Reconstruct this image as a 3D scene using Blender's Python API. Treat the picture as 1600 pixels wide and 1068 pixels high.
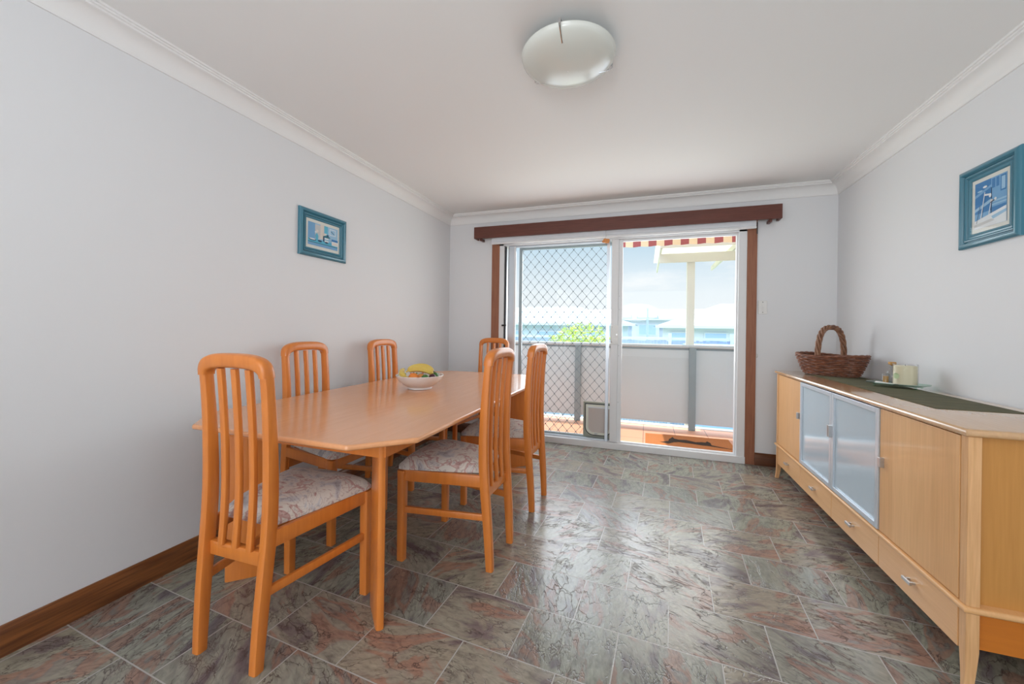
import bpy, bmesh, math, random
from math import sin, cos, pi, radians as R, sqrt
from mathutils import Vector, Matrix, noise as mnoise

for o in list(bpy.data.objects): bpy.data.objects.remove(o)
scn = bpy.context.scene
col = scn.collection

# ------------------------------------------------------------------ camera
yaw, roll = 0.332, 0.014
fwd = Vector((-sin(yaw), cos(yaw), 0)); rgt = Vector((cos(yaw), sin(yaw), 0)); up = Vector((0, 0, 1))
r2 = rgt*cos(roll) + up*sin(roll); u2 = up*cos(roll) - rgt*sin(roll)
cd = bpy.data.cameras.new('camera'); cam = bpy.data.objects.new('camera', cd); col.objects.link(cam)
cd.sensor_width = 36; cd.lens = 608.9*36/1600; cd.shift_y = -(534-512.7)/1600; cd.clip_start = .05; cd.clip_end = 500
M = Matrix.Identity(4)
for i in range(3): M[i][0] = r2[i]; M[i][1] = u2[i]; M[i][2] = -fwd[i]
M[0][3], M[1][3], M[2][3] = 2.0995, -3.9118, 1.1567
cam.matrix_world = M
scn.camera = cam

# ------------------------------------------------------------------ view, sky, sun, door daylight, added fill lights
scn.view_settings.view_transform = 'Standard'; scn.view_settings.look = 'None'
scn.view_settings.exposure = 0.0; scn.view_settings.gamma = 1.0; scn.view_settings.use_curve_mapping = False

w = bpy.data.worlds.new('sky'); scn.world = w; w.use_nodes = True
nt = w.node_tree; nt.nodes.clear()
N = nt.nodes.new; L = nt.links.new
tc = N('ShaderNodeTexCoord'); sep = N('ShaderNodeSeparateXYZ'); L(tc.outputs['Generated'], sep.inputs[0])
rp = N('ShaderNodeValToRGB'); L(sep.outputs['Z'], rp.inputs[0])
e = rp.color_ramp.elements
for k_, (p_, c_) in enumerate(((0, (.215, .220, .224)), (.09, (.196, .211, .220)), (.23, (.118, .162, .194)), (.29, (.16, .20, .25)), (.40, (.74, .80, .90)), (.75, (.50, .56, .66)), (1, (.36, .42, .55)))):
    a = e[0] if k_ == 0 else (e[len(e)-1] if k_ == 6 else e.new(p_))
    a.position = p_; a.color = (*c_, 1)
mp = N('ShaderNodeMapping'); mp.inputs['Scale'].default_value = (1.2, 1.2, 4.5); mp.inputs['Location'].default_value = (3.1, .4, 1.2); L(tc.outputs['Generated'], mp.inputs[0])
nz = N('ShaderNodeTexNoise'); nz.inputs['Scale'].default_value = 2.6; nz.inputs['Detail'].default_value = 7; nz.inputs['Roughness'].default_value = .55; L(mp.outputs[0], nz.inputs[0])
cr = N('ShaderNodeValToRGB'); cr.color_ramp.elements[0].position = .56; cr.color_ramp.elements[1].position = .72; L(nz.outputs[0], cr.inputs[0])
mx = N('ShaderNodeMix'); mx.data_type = 'RGBA'; mx.blend_type = 'SCREEN'; L(cr.outputs[0], mx.inputs[0]); L(rp.outputs[0], mx.inputs[6]); mx.inputs[7].default_value = (.055, .035, .02, 1)
bg = N('ShaderNodeBackground'); L(mx.outputs[2], bg.inputs[0]); bg.inputs[1].default_value = 4.5
wo = N('ShaderNodeOutputWorld'); L(bg.outputs[0], wo.inputs[0])

def lamp(name, kind, loc, rot, energy, color, **k):
    d = bpy.data.lights.new(name, kind); d.energy = energy; d.color = color
    for a, b in k.items(): setattr(d, a, b)
    o = bpy.data.objects.new(name, d); col.objects.link(o); o.location = loc; o.rotation_euler = rot
    return o
# sun: high, from beyond the balcony and a little to the left
lamp('sun', 'SUN', (0, 12, 20), (R(-11), R(-12), 0), 4.2, (1, .94, .85), angle=R(.6))
# added fill light for the whole room, unseen behind the photographer
lamp('rear_fill_light', 'AREA', (1.75, -7.72, 1.35), (R(100), 0, 0), 46, (.92, .96, 1.0), shape='RECTANGLE', size=2.9, size_y=1.9)
# added fill light brightening the right wall and sideboard, unseen behind the photographer
lamp('side_fill_light', 'AREA', (.06, -6.2, 1.4), (R(90), 0, R(-90)), 38, (.92, .96, 1.0), shape='RECTANGLE', size=2.0, size_y=1.5)
# added upward fill light that brightens the ceiling, unseen behind the camera
lamp('ceiling_fill_light', 'AREA', (1.9, -5.0, 1.55), (R(180-28), 0, 0), 25, (.93, .965, 1.0), shape='DISK', size=.9)
# daylight entering through the sliding door
lamp('door_daylight', 'AREA', (1.77, .20, 1.42), (R(-78), 0, 0), 27, (.93, .97, 1.0), shape='RECTANGLE', size=2.1, size_y=1.15)

# ------------------------------------------------------------------ materials
MATS = {}
def mat(name, color=(.8, .8, .8), rough=.5, spec=.5, metal=0, trans=0, emit=None, coat=0, bump=None, noise_col=None, alpha=1):
    """principled; bump=(scale,strength,dist) adds noise relief; noise_col=(color2,scale,stretch)"""
    m = bpy.data.materials.new(name); m.use_nodes = True; n = m.node_tree; b = n.nodes['Principled BSDF']
    b.inputs['Base Color'].default_value = (*color, 1); b.inputs['Roughness'].default_value = rough
    b.inputs['Specular IOR Level'].default_value = spec; b.inputs['Metallic'].default_value = metal
    b.inputs['Transmission Weight'].default_value = trans; b.inputs['Coat Weight'].default_value = coat
    b.inputs['Coat Roughness'].default_value = .12
    t = None
    if bump or noise_col:
        t = n.nodes.new('ShaderNodeTexCoord')
    if noise_col:
        c2, sc, st = noise_col
        mpn = n.nodes.new('ShaderNodeMapping'); mpn.inputs['Scale'].default_value = st; n.links.new(t.outputs['Object'], mpn.inputs[0])
        z = n.nodes.new('ShaderNodeTexNoise'); z.inputs['Scale'].default_value = sc; z.inputs['Detail'].default_value = 5; n.links.new(mpn.outputs[0], z.inputs[0])
        r = n.nodes.new('ShaderNodeValToRGB'); r.color_ramp.elements[0].position = .3; r.color_ramp.elements[1].position = .7
        r.color_ramp.elements[0].color = (*color, 1); r.color_ramp.elements[1].color = (*c2, 1)
        n.links.new(z.outputs[0], r.inputs[0]); n.links.new(r.outputs[0], b.inputs['Base Color'])
    if bump:
        z = n.nodes.new('ShaderNodeTexNoise'); z.inputs['Scale'].default_value = bump[0]; z.inputs['Detail'].default_value = 3; n.links.new(t.outputs['Object'], z.inputs[0])
        bp = n.nodes.new('ShaderNodeBump'); bp.inputs['Strength'].default_value = bump[1]; bp.inputs['Distance'].default_value = bump[2]
        n.links.new(z.outputs[0], bp.inputs['Height']); n.links.new(bp.outputs[0], b.inputs['Normal'])
    MATS[name] = m
    return m

wall_m = mat('painted_wall', (.785, .795, .81), .55, .3, bump=(9, .05, .01))
ceil_m = mat('painted_ceiling', (.87, .875, .87), .7, .3)
corn_m = mat('cornice_plaster', (.86, .86, .855), .6, .3)
beech = mat('beech_orange', (.74, .235, .040), .32, .45, coat=.3, noise_col=((.66, .195, .032), 7, (9, 9, .8)))
beech_top = mat('beech_table_top', (.80, .37, .165), .27, .5, coat=.5, noise_col=((.75, .335, .145), 5, (12, .9, 9)))
maple_v = mat('pale_beech_upright', (.82, .48, .23), .33, .45, coat=.2, noise_col=((.67, .36, .155), 9, (14, 14, .7)))
maple_h = mat('pale_beech_long', (.82, .46, .20), .3, .5, coat=.35, noise_col=((.77, .42, .175), 9, (14, .7, 14)))
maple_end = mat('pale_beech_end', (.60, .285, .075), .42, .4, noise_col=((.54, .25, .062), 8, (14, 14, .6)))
skirt_m = mat('dark_varnished_skirting', (.27, .098, .028), .32, .5, coat=.3, noise_col=((.11, .036, .012), 6, (14, .8, 14)))
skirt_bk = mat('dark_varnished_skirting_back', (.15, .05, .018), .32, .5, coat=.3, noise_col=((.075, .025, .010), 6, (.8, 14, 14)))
cedar = mat('cedar_pelmet', (.155, .05, .035), .4, .4, noise_col=((.11, .035, .024), 6, (1.2, 20, 20)))
arch_m = mat('cedar_architrave', (.36, .15, .08), .42, .4, noise_col=((.26, .10, .055), 8, (16, 16, .8)))
alu_w = mat('white_powder_coat', (.80, .81, .82), .35, .5)
alu_g = mat('satin_aluminium', (.66, .72, .78), .3, .5, metal=.55)
steel = mat('brushed_steel', (.55, .55, .55), .3, .5, metal=.9)
chrome = mat('chrome', (.75, .75, .76), .12, .5, metal=1)
mesh_m = mat('grey_grille', (.17, .215, .24), .4, .5, metal=.3)
mesh_fr = mat('grey_screen_frame', (.33, .38, .40), .4, .5, metal=.3)
black = mat('black_plastic', (.015, .015, .016), .4)
gap_m = mat('dark_rubber_seal', (.03, .03, .035), .6)
blind_m = mat('white_blind', (.76, .79, .83), .6)
frost = mat('frosted_door_glass', (.50, .60, .67), .09, .6)
white_pl = mat('white_plastic', (.82, .82, .80), .35)
cat_fr = mat('olive_grey_plastic', (.36, .37, .30), .45)
cat_in = mat('cream_plastic', (.80, .80, .70), .4)
cat_gl = mat('smoky_flap_plastic', (.62, .54, .50), .3)
teal = mat('teal_frame_paint', (.045, .20, .28), .3, .6, coat=.3)
matb = mat('cream_mount_card', (.80, .78, .72), .8)
porcel = mat('white_porcelain', (.80, .76, .74), .15, .6)
banana_m = mat('banana_skin', (.80, .60, .14), .45, noise_col=((.72, .50, .09), 12, (1, 1, 1)))
brown_tip = mat('fruit_stem_brown', (.06, .035, .015), .7)
orange_m = mat('orange_peel', (.85, .25, .04), .4, bump=(160, .3, .002))
peach_m = mat('yellow_peach_skin', (.85, .42, .12), .5, noise_col=((.80, .25, .08), 9, (1, 1, 1)))
lime_m = mat('green_fruit_skin', (.05, .16, .03), .35)
plum_m = mat('dark_plum_skin', (.07, .015, .03), .3)
garlic_m = mat('white_bulb_skin', (.80, .77, .74), .6)
wicker = mat('brown_willow', (.27, .10, .05), .40, .5, noise_col=((.12, .04, .02), 30, (1, 1, 1)))
wicker_l = mat('light_bark_willow', (.36, .18, .10), .5, .5, noise_col=((.14, .055, .028), 26, (1, 1, 1)))
wax = mat('cream_candle_wax', (.86, .80, .57), .5)
label_g = mat('pale_green_label', (.52, .64, .36), .6)
cork = mat('cork', (.62, .36, .13), .8, noise_col=((.48, .25, .08), 40, (1, 1, 1)))
wick = mat('wick', (.1, .09, .08), .9)
terra = None
rail_panel = mat('grey_balcony_sheet', (.56, .62, .64), .5)
rail_m = mat('grey_railing_paint', (.26, .32, .34), .45)
rail_top_m = mat('pale_grey_handrail', (.52, .57, .58), .4)
cream_p = mat('cream_pergola_paint', (.72, .69, .60), .6)
perg_roof = mat('pale_roof_sheet', (.90, .86, .76), .5)
coir = mat('coir_mat', (.50, .19, .07), .95, .1, bump=(260, .7, .004), noise_col=((.42, .15, .05), 90, (1, 1, 1)))
coir_dk = mat('dark_printed_coir', (.055, .035, .025), .95, .1, bump=(260, .7, .004))
house_w = mat('hazed_house_wall', (.64, .72, .80), .8)  # distance haze is put into the colours of far walls and roofs
house_b = mat('hazed_cladding', (.54, .66, .78), .8)
roof_b = mat('hazed_blue_roof', (.46, .58, .68), .7)
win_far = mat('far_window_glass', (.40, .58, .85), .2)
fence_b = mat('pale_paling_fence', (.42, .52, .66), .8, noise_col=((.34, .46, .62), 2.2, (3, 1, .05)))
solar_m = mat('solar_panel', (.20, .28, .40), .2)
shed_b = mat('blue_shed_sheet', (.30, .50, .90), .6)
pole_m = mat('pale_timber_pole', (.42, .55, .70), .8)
leaf_m = mat('yellow_green_leaf', (.72, .80, .22), .6, noise_col=((.45, .62, .14), 5, (1, 1, 1)))
leaf_d = mat('green_shrub_leaf', (.20, .40, .08), .6)
bark_m = mat('grey_bark', (.20, .16, .12), .9)
grass_m = mat('garden_ground', (.30, .40, .20), .9, noise_col=((.42, .46, .34), .5, (1, 1, 1)))
eave_m = mat('white_eave_lining', (.75, .75, .74), .7)

def glassy(name, tint=(1, 1, 1), ior=1.45, rough=0.0):
    m = bpy.data.materials.new(name); m.use_nodes = True; n = m.node_tree; n.nodes.clear()
    o = n.nodes.new('ShaderNodeOutputMaterial'); t = n.nodes.new('ShaderNodeBsdfTransparent'); g = n.nodes.new('ShaderNodeBsdfGlossy')
    t.inputs[0].default_value = (*tint, 1); g.inputs['Roughness'].default_value = rough
    lw = n.nodes.new('ShaderNodeLayerWeight'); lw.inputs[0].default_value = .5
    pw = n.nodes.new('ShaderNodeMath'); pw.operation = 'POWER'; n.links.new(lw.outputs['Facing'], pw.inputs[0]); pw.inputs[1].default_value = 5
    f = n.nodes.new('ShaderNodeMath'); f.operation = 'MULTIPLY_ADD'; n.links.new(pw.outputs[0], f.inputs[0]); f.inputs[1].default_value = .85; f.inputs[2].default_value = ((ior-1)/(ior+1))**2
    x = n.nodes.new('ShaderNodeMixShader')
    n.links.new(f.outputs[0], x.inputs[0]); n.links.new(t.outputs[0], x.inputs[1]); n.links.new(g.outputs[0], x.inputs[2]); n.links.new(x.outputs[0], o.inputs[0])
    return m
pane_m = glassy('clear_window_glass', (.97, .985, .985), 1.3)
jar_m = glassy('clear_jar_glass', (.97, .97, .97), 1.45)
bottle_m = glassy('clear_bottle_glass', (.86, .88, .88), 1.55)
tray_m = glassy('green_tinted_glass', (.78, .90, .84), 1.45)

def lamp_glass():
    m = bpy.data.materials.new('satin_lamp_glass'); m.use_nodes = True; n = m.node_tree; b = n.nodes['Principled BSDF']
    b.inputs['Base Color'].default_value = (.70, .72, .67, 1); b.inputs['Roughness'].default_value = .22
    b.inputs['Specular IOR Level'].default_value = .5
    return m
lampg = lamp_glass()

def floor_mat():
    m = bpy.data.materials.new('slate_look_tiles'); m.use_nodes = True; n = m.node_tree; b = n.nodes['Principled BSDF']
    A = n.nodes.new; K = n.links.new
    def math_(op, x, y=None, clamp=False):
        q = A('ShaderNodeMath'); q.operation = op; q.use_clamp = clamp
        for i, v in enumerate((x, y)):
            if v is None: continue
            if isinstance(v, (int, float)): q.inputs[i].default_value = v
            else: K(v, q.inputs[i])
        return q.outputs[0]
    def mix(f, c1, c2, mode='MIX'):
        q = A('ShaderNodeMix'); q.data_type = 'RGBA'; q.blend_type = mode
        if isinstance(f, (int, float)): q.inputs[0].default_value = f
        else: K(f, q.inputs[0])
        for i, v in ((6, c1), (7, c2)):
            if isinstance(v, tuple): q.inputs[i].default_value = (*v, 1)
            else: K(v, q.inputs[i])
        return q.outputs[2]
    def ramp(x, stops):
        q = A('ShaderNodeValToRGB'); K(x, q.inputs[0]); el = q.color_ramp.elements
        el[0].position, el[0].color = stops[0][0], (*stops[0][1], 1)
        el[1].position, el[1].color = stops[-1][0], (*stops[-1][1], 1)
        for p, c in stops[1:-1]:
            z = el.new(p); z.color = (*c, 1)
        return q.outputs[0]
    t = A('ShaderNodeTexCoord')
    sub = A('ShaderNodeVectorMath'); sub.operation = 'SUBTRACT'; K(t.outputs['Object'], sub.inputs[0]); sub.inputs[1].default_value = (1.316, -2.328, 0)
    rot = A('ShaderNodeVectorRotate'); rot.rotation_type = 'Z_AXIS'; rot.inputs['Angle'].default_value = R(3.2); K(sub.outputs[0], rot.inputs['Vector'])
    add = A('ShaderNodeVectorMath'); add.operation = 'ADD'; K(rot.outputs[0], add.inputs[0]); add.inputs[1].default_value = (35.0, 26.5, 0)
    br = A('ShaderNodeTexBrick'); br.offset = .5; br.offset_frequency = 2; br.squash = 1
    br.inputs['Scale'].default_value = 1; br.inputs['Brick Width'].default_value = .350; br.inputs['Row Height'].default_value = .265
    br.inputs['Mortar Size'].default_value = .0025; br.inputs['Mortar Smooth'].default_value = .25
    br.inputs['Color1'].default_value = (0, 0, 0, 1); br.inputs['Color2'].default_value = (1, 1, 1, 1); br.inputs['Mortar'].default_value = (0, 0, 0, 1)
    K(add.outputs[0], br.inputs['Vector'])
    rnd = br.outputs['Color']; grout = br.outputs['Fac']
    wn = A('ShaderNodeTexWhiteNoise'); wn.noise_dimensions = '3D'; K(rnd, wn.inputs['Vector'])
    # each tile has its own patch of slate, turned its own way
    off = A('ShaderNodeVectorMath'); off.operation = 'SCALE'; K(wn.outputs['Color'], off.inputs[0]); off.inputs['Scale'].default_value = 37.0
    ro2 = A('ShaderNodeVectorRotate'); ro2.rotation_type = 'Z_AXIS'; K(add.outputs[0], ro2.inputs['Vector']); K(math_('MULTIPLY', wn.outputs['Value'], 3.1), ro2.inputs['Angle'])
    pv = A('ShaderNodeVectorMath'); pv.operation = 'ADD'; K(ro2.outputs[0], pv.inputs[0]); K(off.outputs[0], pv.inputs[1])
    st = A('ShaderNodeMapping'); st.inputs['Scale'].default_value = (1.0, 2.4, 1.0); K(pv.outputs[0], st.inputs[0])
    def tex_noise(vec, scale, det, rough, dist):
        q = A('ShaderNodeTexNoise'); q.inputs['Scale'].default_value = scale; q.inputs['Detail'].default_value = det; q.inputs['Roughness'].default_value = rough; q.inputs['Distortion'].default_value = dist; K(vec, q.inputs[0])
        return q
    n1 = tex_noise(st.outputs[0], 3.3, 4, .5, .9)
    n2 = tex_noise(st.outputs[0], 22, 7, .62, .6)
    n3 = tex_noise(st.outputs[0], 6, 5, .5, .4)
    n4 = tex_noise(pv.outputs[0], 7, 2, .5, 0)
    # beds of sage, taupe, salmon and dusky purple-grey slate
    base = ramp(n1.outputs[0], [(.30, (.175, .145, .15)), (.37, (.23, .20, .195)), (.42, (.31, .295, .245)), (.50, (.37, .365, .295)), (.55, (.335, .315, .265)), (.575, (.355, .245, .19)), (.63, (.37, .235, .18)), (.66, (.27, .23, .205)), (.72, (.36, .34, .28))])
    fine = ramp(n2.outputs[0], [(.30, (.64, .61, .60)), (.48, (.95, .94, .93)), (.72, (1.2, 1.19, 1.15))])
    c = mix(1.0, base, fine, 'MULTIPLY')
    tint = ramp(wn.outputs['Value'], [(0, (1.05, .96, .92)), (.35, (.86, .90, .93)), (.65, (1.0, 1.03, .98)), (1, (1.12, .95, .88))])
    c = mix(1.0, c, tint, 'MULTIPLY')
    # cracks: warped cell edges, long and thin, only in places
    def warp(amount, src):
        q = A('ShaderNodeVectorMath'); q.operation = 'SCALE'; K(src.outputs['Color'], q.inputs[0]); q.inputs['Scale'].default_value = amount
        r_ = A('ShaderNodeVectorMath'); r_.operation = 'ADD'; K(st.outputs[0], r_.inputs[0]); K(q.outputs[0], r_.inputs[1]); return r_.outputs[0]
    def cracksof(vec, scale, width):
        v = A('ShaderNodeTexVoronoi'); v.feature = 'DISTANCE_TO_EDGE'; v.inputs['Scale'].default_value = scale; K(vec, v.inputs['Vector'])
        return math_('SUBTRACT', 1.0, math_('DIVIDE', v.outputs['Distance'], width), True)
    wv = warp(.42, n3)
    ca = math_('MULTIPLY', cracksof(wv, 6.5, .040), ramp(n4.outputs[0], [(.38, (0, 0, 0)), (.50, (1, 1, 1))]))
    cb = math_('MULTIPLY', cracksof(wv, 17, .075), ramp(n4.outputs[0], [(.50, (0, 0, 0)), (.64, (1, 1, 1))]))
    cracks = math_('MAXIMUM', ca, math_('MULTIPLY', cb, .7))
    c = mix(math_('MULTIPLY', cracks, .82), c, (.075, .052, .045))
    h = math_('SUBTRACT', math_('MULTIPLY', n2.outputs[0], .55), math_('MULTIPLY', cracks, .9))
    h = math_('ADD', h, math_('MULTIPLY', n3.outputs[0], 1.0))
    h = math_('SUBTRACT', h, math_('MULTIPLY', grout, .6))
    c = mix(1.0, c, (.84, .85, .87), 'MULTIPLY')
    c = mix(grout, c, (.44, .42, .39))
    K(c, b.inputs['Base Color'])
    bp = A('ShaderNodeBump'); bp.inputs['Strength'].default_value = .22; bp.inputs['Distance'].default_value = .0055
    K(h, bp.inputs['Height']); K(bp.outputs[0], b.inputs['Normal'])
    rr = math_('ADD', math_('MULTIPLY', n2.outputs[0], .18), .12)
    K(rr, b.inputs['Roughness']); b.inputs['Specular IOR Level'].default_value = .58
    return m
floor_m = floor_mat()

def terracotta():
    m = bpy.data.materials.new('terracotta_balcony_tiles'); m.use_nodes = True; n = m.node_tree; b = n.nodes['Principled BSDF']
    t = n.nodes.new('ShaderNodeTexCoord'); mpn = n.nodes.new('ShaderNodeMapping'); mpn.inputs['Location'].default_value = (-2.082+34, -1.25+34, 0)
    n.links.new(t.outputs['Object'], mpn.inputs[0])
    br = n.nodes.new('ShaderNodeTexBrick'); br.offset = 0; br.inputs['Scale'].default_value = 1; br.inputs['Brick Width'].default_value = .34; br.inputs['Row Height'].default_value = .34
    br.inputs['Mortar Size'].default_value = .004; br.inputs['Color1'].default_value = (.68, .34, .21, 1); br.inputs['Color2'].default_value = (.72, .37, .24, 1); br.inputs['Mortar'].default_value = (.30, .14, .09, 1)
    n.links.new(mpn.outputs[0], br.inputs['Vector']); n.links.new(br.outputs[0], b.inputs['Base Color']); b.inputs['Roughness'].default_value = .45
    return m
terra = terracotta()

def fabric():
    m = bpy.data.materials.new('floral_seat_fabric'); m.use_nodes = True; n = m.node_tree; b = n.nodes['Principled BSDF']
    A = n.nodes.new; K = n.links.new
    t = A('ShaderNodeTexCoord')
    oi = A('ShaderNodeObjectInfo')
    sc = A('ShaderNodeVectorMath'); sc.operation = 'SCALE'; K(oi.outputs['Location'], sc.inputs[0]); sc.inputs['Scale'].default_value = 3.3
    ad = A('ShaderNodeVectorMath'); ad.operation = 'ADD'; K(t.outputs['Object'], ad.inputs[0]); K(sc.outputs[0], ad.inputs[1])
    z = A('ShaderNodeTexNoise'); z.inputs['Scale'].default_value = 6.5; z.inputs['Detail'].default_value = 2.5; z.inputs['Distortion'].default_value = 2.6; K(ad.outputs[0], z.inputs[0])
    r = A('ShaderNodeValToRGB'); K(z.outputs[0], r.inputs[0]); el = r.color_ramp.elements
    el[0].position = .30; el[0].color = (.40, .37, .38, 1); el[1].position = .72; el[1].color = (.55, .50, .48, 1)
    for p, c in ((.38, (.58, .56, .56)), (.42, (.68, .62, .56)), (.55, (.70, .64, .57)), (.575, (.50, .30, .27)), (.62, (.58, .39, .35)), (.635, (.68, .61, .55))):
        q = el.new(p); q.color = (*c, 1)
    z2 = A('ShaderNodeTexNoise'); z2.inputs['Scale'].default_value = 10; z2.inputs['Detail'].default_value = 2; z2.inputs['Distortion'].default_value = 3.5; K(ad.outputs[0], z2.inputs[0])
    r2_ = A('ShaderNodeValToRGB'); K(z2.outputs[0], r2_.inputs[0]); e2 = r2_.color_ramp.elements
    e2[0].position = .44; e2[0].color = (1, 1, 1, 1); e2[1].position = .50; e2[1].color = (1, 1, 1, 1); q = e2.new(.47); q.color = (.56, .44, .44, 1)
    mx = A('ShaderNodeMix'); mx.data_type = 'RGBA'; mx.blend_type = 'MULTIPLY'; mx.inputs[0].default_value = .75; K(r.outputs[0], mx.inputs[6]); K(r2_.outputs[0], mx.inputs[7])
    K(mx.outputs[2], b.inputs['Base Color']); b.inputs['Roughness'].default_value = .75; b.inputs['Sheen Weight'].default_value = .2
    return m
fabric_m = fabric()

def runner_mat():
    m = bpy.data.materials.new('woven_runner'); m.use_nodes = True; n = m.node_tree; b = n.nodes['Principled BSDF']
    A = n.nodes.new; K = n.links.new
    t = A('ShaderNodeTexCoord')
    mpn = A('ShaderNodeMapping'); mpn.inputs['Scale'].default_value = (1, 30, 1); K(t.outputs['Object'], mpn.inputs[0])
    z = A('ShaderNodeTexNoise'); z.inputs['Scale'].default_value = 5; z.inputs['Detail'].default_value = 4; K(mpn.outputs[0], z.inputs[0])
    r = A('ShaderNodeValToRGB'); K(z.outputs[0], r.inputs[0]); el = r.color_ramp.elements
    el[0].position = .34; el[0].color = (.05, .052, .028, 1); el[1].position = .68; el[1].color = (.20, .155, .075, 1)
    q = el.new(.5); q.color = (.10, .10, .05, 1)
    K(r.outputs[0], b.inputs['Base Color']); b.inputs['Roughness'].default_value = .8
    wv = A('ShaderNodeTexWave'); wv.bands_direction = 'Y'; wv.inputs['Scale'].default_value = 60; wv.inputs['Distortion'].default_value = .6; K(t.outputs['Object'], wv.inputs[0])
    bp = A('ShaderNodeBump'); bp.inputs['Strength'].default_value = .5; bp.inputs['Distance'].default_value = .002; K(wv.outputs[1], bp.inputs['Height']); K(bp.outputs[0], b.inputs['Normal'])
    return m
runner_m = runner_mat()

def veneer_mat():   # four upright veneer leaves of slightly different tone across one cabinet door
    m = bpy.data.materials.new('matched_beech_veneer'); m.use_nodes = True; n = m.node_tree; b = n.nodes['Principled BSDF']
    A = n.nodes.new; K = n.links.new
    t = A('ShaderNodeTexCoord')
    br = A('ShaderNodeTexBrick'); br.offset = 0; br.inputs['Scale'].default_value = 1; br.inputs['Brick Width'].default_value = .118; br.inputs['Row Height'].default_value = 9; br.inputs['Mortar Size'].default_value = 0
    br.inputs['Color1'].default_value = (.86, .50, .225, 1); br.inputs['Color2'].default_value = (.79, .435, .185, 1)
    mp0 = A('ShaderNodeMapping'); mp0.inputs['Rotation'].default_value = (0, 0, R(90)); mp0.inputs['Location'].default_value = (9.44*.5+2.36+.02, 4, 0); K(t.outputs['Object'], mp0.inputs[0]); K(mp0.outputs[0], br.inputs['Vector'])
    mpn = A('ShaderNodeMapping'); mpn.inputs['Scale'].default_value = (10, 14, .6); K(t.outputs['Object'], mpn.inputs[0])
    z = A('ShaderNodeTexNoise'); z.inputs['Scale'].default_value = 9; z.inputs['Detail'].default_value = 5; K(mpn.outputs[0], z.inputs[0])
    r = A('ShaderNodeValToRGB'); K(z.outputs[0], r.inputs[0]); el = r.color_ramp.elements; el[0].position = .3; el[0].color = (1, 1, 1, 1); el[1].position = .7; el[1].color = (.9, .88, .85, 1)
    mx = A('ShaderNodeMix'); mx.data_type = 'RGBA'; mx.blend_type = 'MULTIPLY'; mx.inputs[0].default_value = 1; K(br.outputs[0], mx.inputs[6]); K(r.outputs[0], mx.inputs[7])
    K(mx.outputs[2], b.inputs['Base Color']); b.inputs['Roughness'].default_value = .38; b.inputs['Coat Weight'].default_value = .2
    return m
veneer_m = veneer_mat()

def stripe_mat():
    m = bpy.data.materials.new('striped_canvas'); m.use_nodes = True; n = m.node_tree; b = n.nodes['Principled BSDF']
    A = n.nodes.new; K = n.links.new
    t = A('ShaderNodeTexCoord'); s = A('ShaderNodeSeparateXYZ'); K(t.outputs['Object'], s.inputs[0])
    d = A('ShaderNodeMath'); d.operation = 'MODULO'; q = A('ShaderNodeMath'); q.operation = 'ADD'; K(s.outputs[0], q.inputs[0]); q.inputs[1].default_value = 10.0; K(q.outputs[0], d.inputs[0]); d.inputs[1].default_value = .187
    g = A('ShaderNodeMath'); g.operation = 'GREATER_THAN'; K(d.outputs[0], g.inputs[0]); g.inputs[1].default_value = .095
    mx = A('ShaderNodeMix'); mx.data_type = 'RGBA'; K(g.outputs[0], mx.inputs[0]); mx.inputs[6].default_value = (.42, .12, .13, 1); mx.inputs[7].default_value = (.90, .70, .50, 1)
    K(mx.outputs[2], b.inputs['Base Color']); b.inputs['Roughness'].default_value = .8
    # canvas lets some daylight through
    tr = A('ShaderNodeBsdfTranslucent'); K(mx.outputs[2], tr.inputs[0]); ms = A('ShaderNodeMixShader'); ms.inputs[0].default_value = .45
    o = n.nodes['Material Output']; K(b.outputs[0], ms.inputs[1]); K(tr.outputs[0], ms.inputs[2]); K(ms.outputs[0], o.inputs[0])
    return m
stripe_m = stripe_mat()

# ------------------------------------------------------------------ mesh helpers
def finish(name, bm, m, parent=None, smooth=40, bevel=0, seg=2, sub=0):
    me = bpy.data.meshes.new(name); bmesh.ops.recalc_face_normals(bm, faces=bm.faces); bm.to_mesh(me); bm.free()
    for x in (m if isinstance(m, (list, tuple)) else [m]): me.materials.append(x)
    if smooth is not None and len(me.polygons):
        me.polygons.foreach_set('use_smooth', [True]*len(me.polygons)); me.set_sharp_from_angle(angle=R(smooth))
    o = bpy.data.objects.new(name, me); col.objects.link(o)
    if parent is not None: o.parent = parent
    if bevel:
        b = o.modifiers.new('bevel', 'BEVEL'); b.width = bevel; b.segments = seg; b.limit_method = 'ANGLE'; b.angle_limit = R(35); b.harden_normals = True
    if sub:
        s = o.modifiers.new('sub', 'SUBSURF'); s.levels = sub; s.render_levels = sub
    return o
def tag(o, label=None, cat=None, group=None, kind=None):
    if label: o['label'] = label
    if cat: o['category'] = cat
    if group: o['group'] = group
    if kind: o['kind'] = kind
    return o
def empty(name, loc=(0, 0, 0), rz=0):
    o = bpy.data.objects.new(name, None); col.objects.link(o); o.location = loc; o.rotation_euler = (0, 0, rz); o.empty_display_size = .1
    return o
def copy_tree(o, parent=None):
    c = o.copy(); col.objects.link(c); c.parent = parent
    for ch in list(o.children): copy_tree(ch, c)
    return c
def box(bm, x0, x1, y0, y1, z0, z1, mi=0):
    v = [bm.verts.new((x, y, z)) for z in (z0, z1) for x, y in ((x0, y0), (x1, y0), (x1, y1), (x0, y1))]
    for f in ((0, 3, 2, 1), (4, 5, 6, 7), (0, 1, 5, 4), (1, 2, 6, 5), (2, 3, 7, 6), (3, 0, 4, 7)):
        bm.faces.new([v[i] for i in f]).material_index = mi
def boxo(name, b, m, parent=None, bevel=.002, seg=2, **k):
    bm = bmesh.new(); box(bm, *b); return finish(name, bm, m, parent, bevel=bevel, seg=seg, **k)
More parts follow.
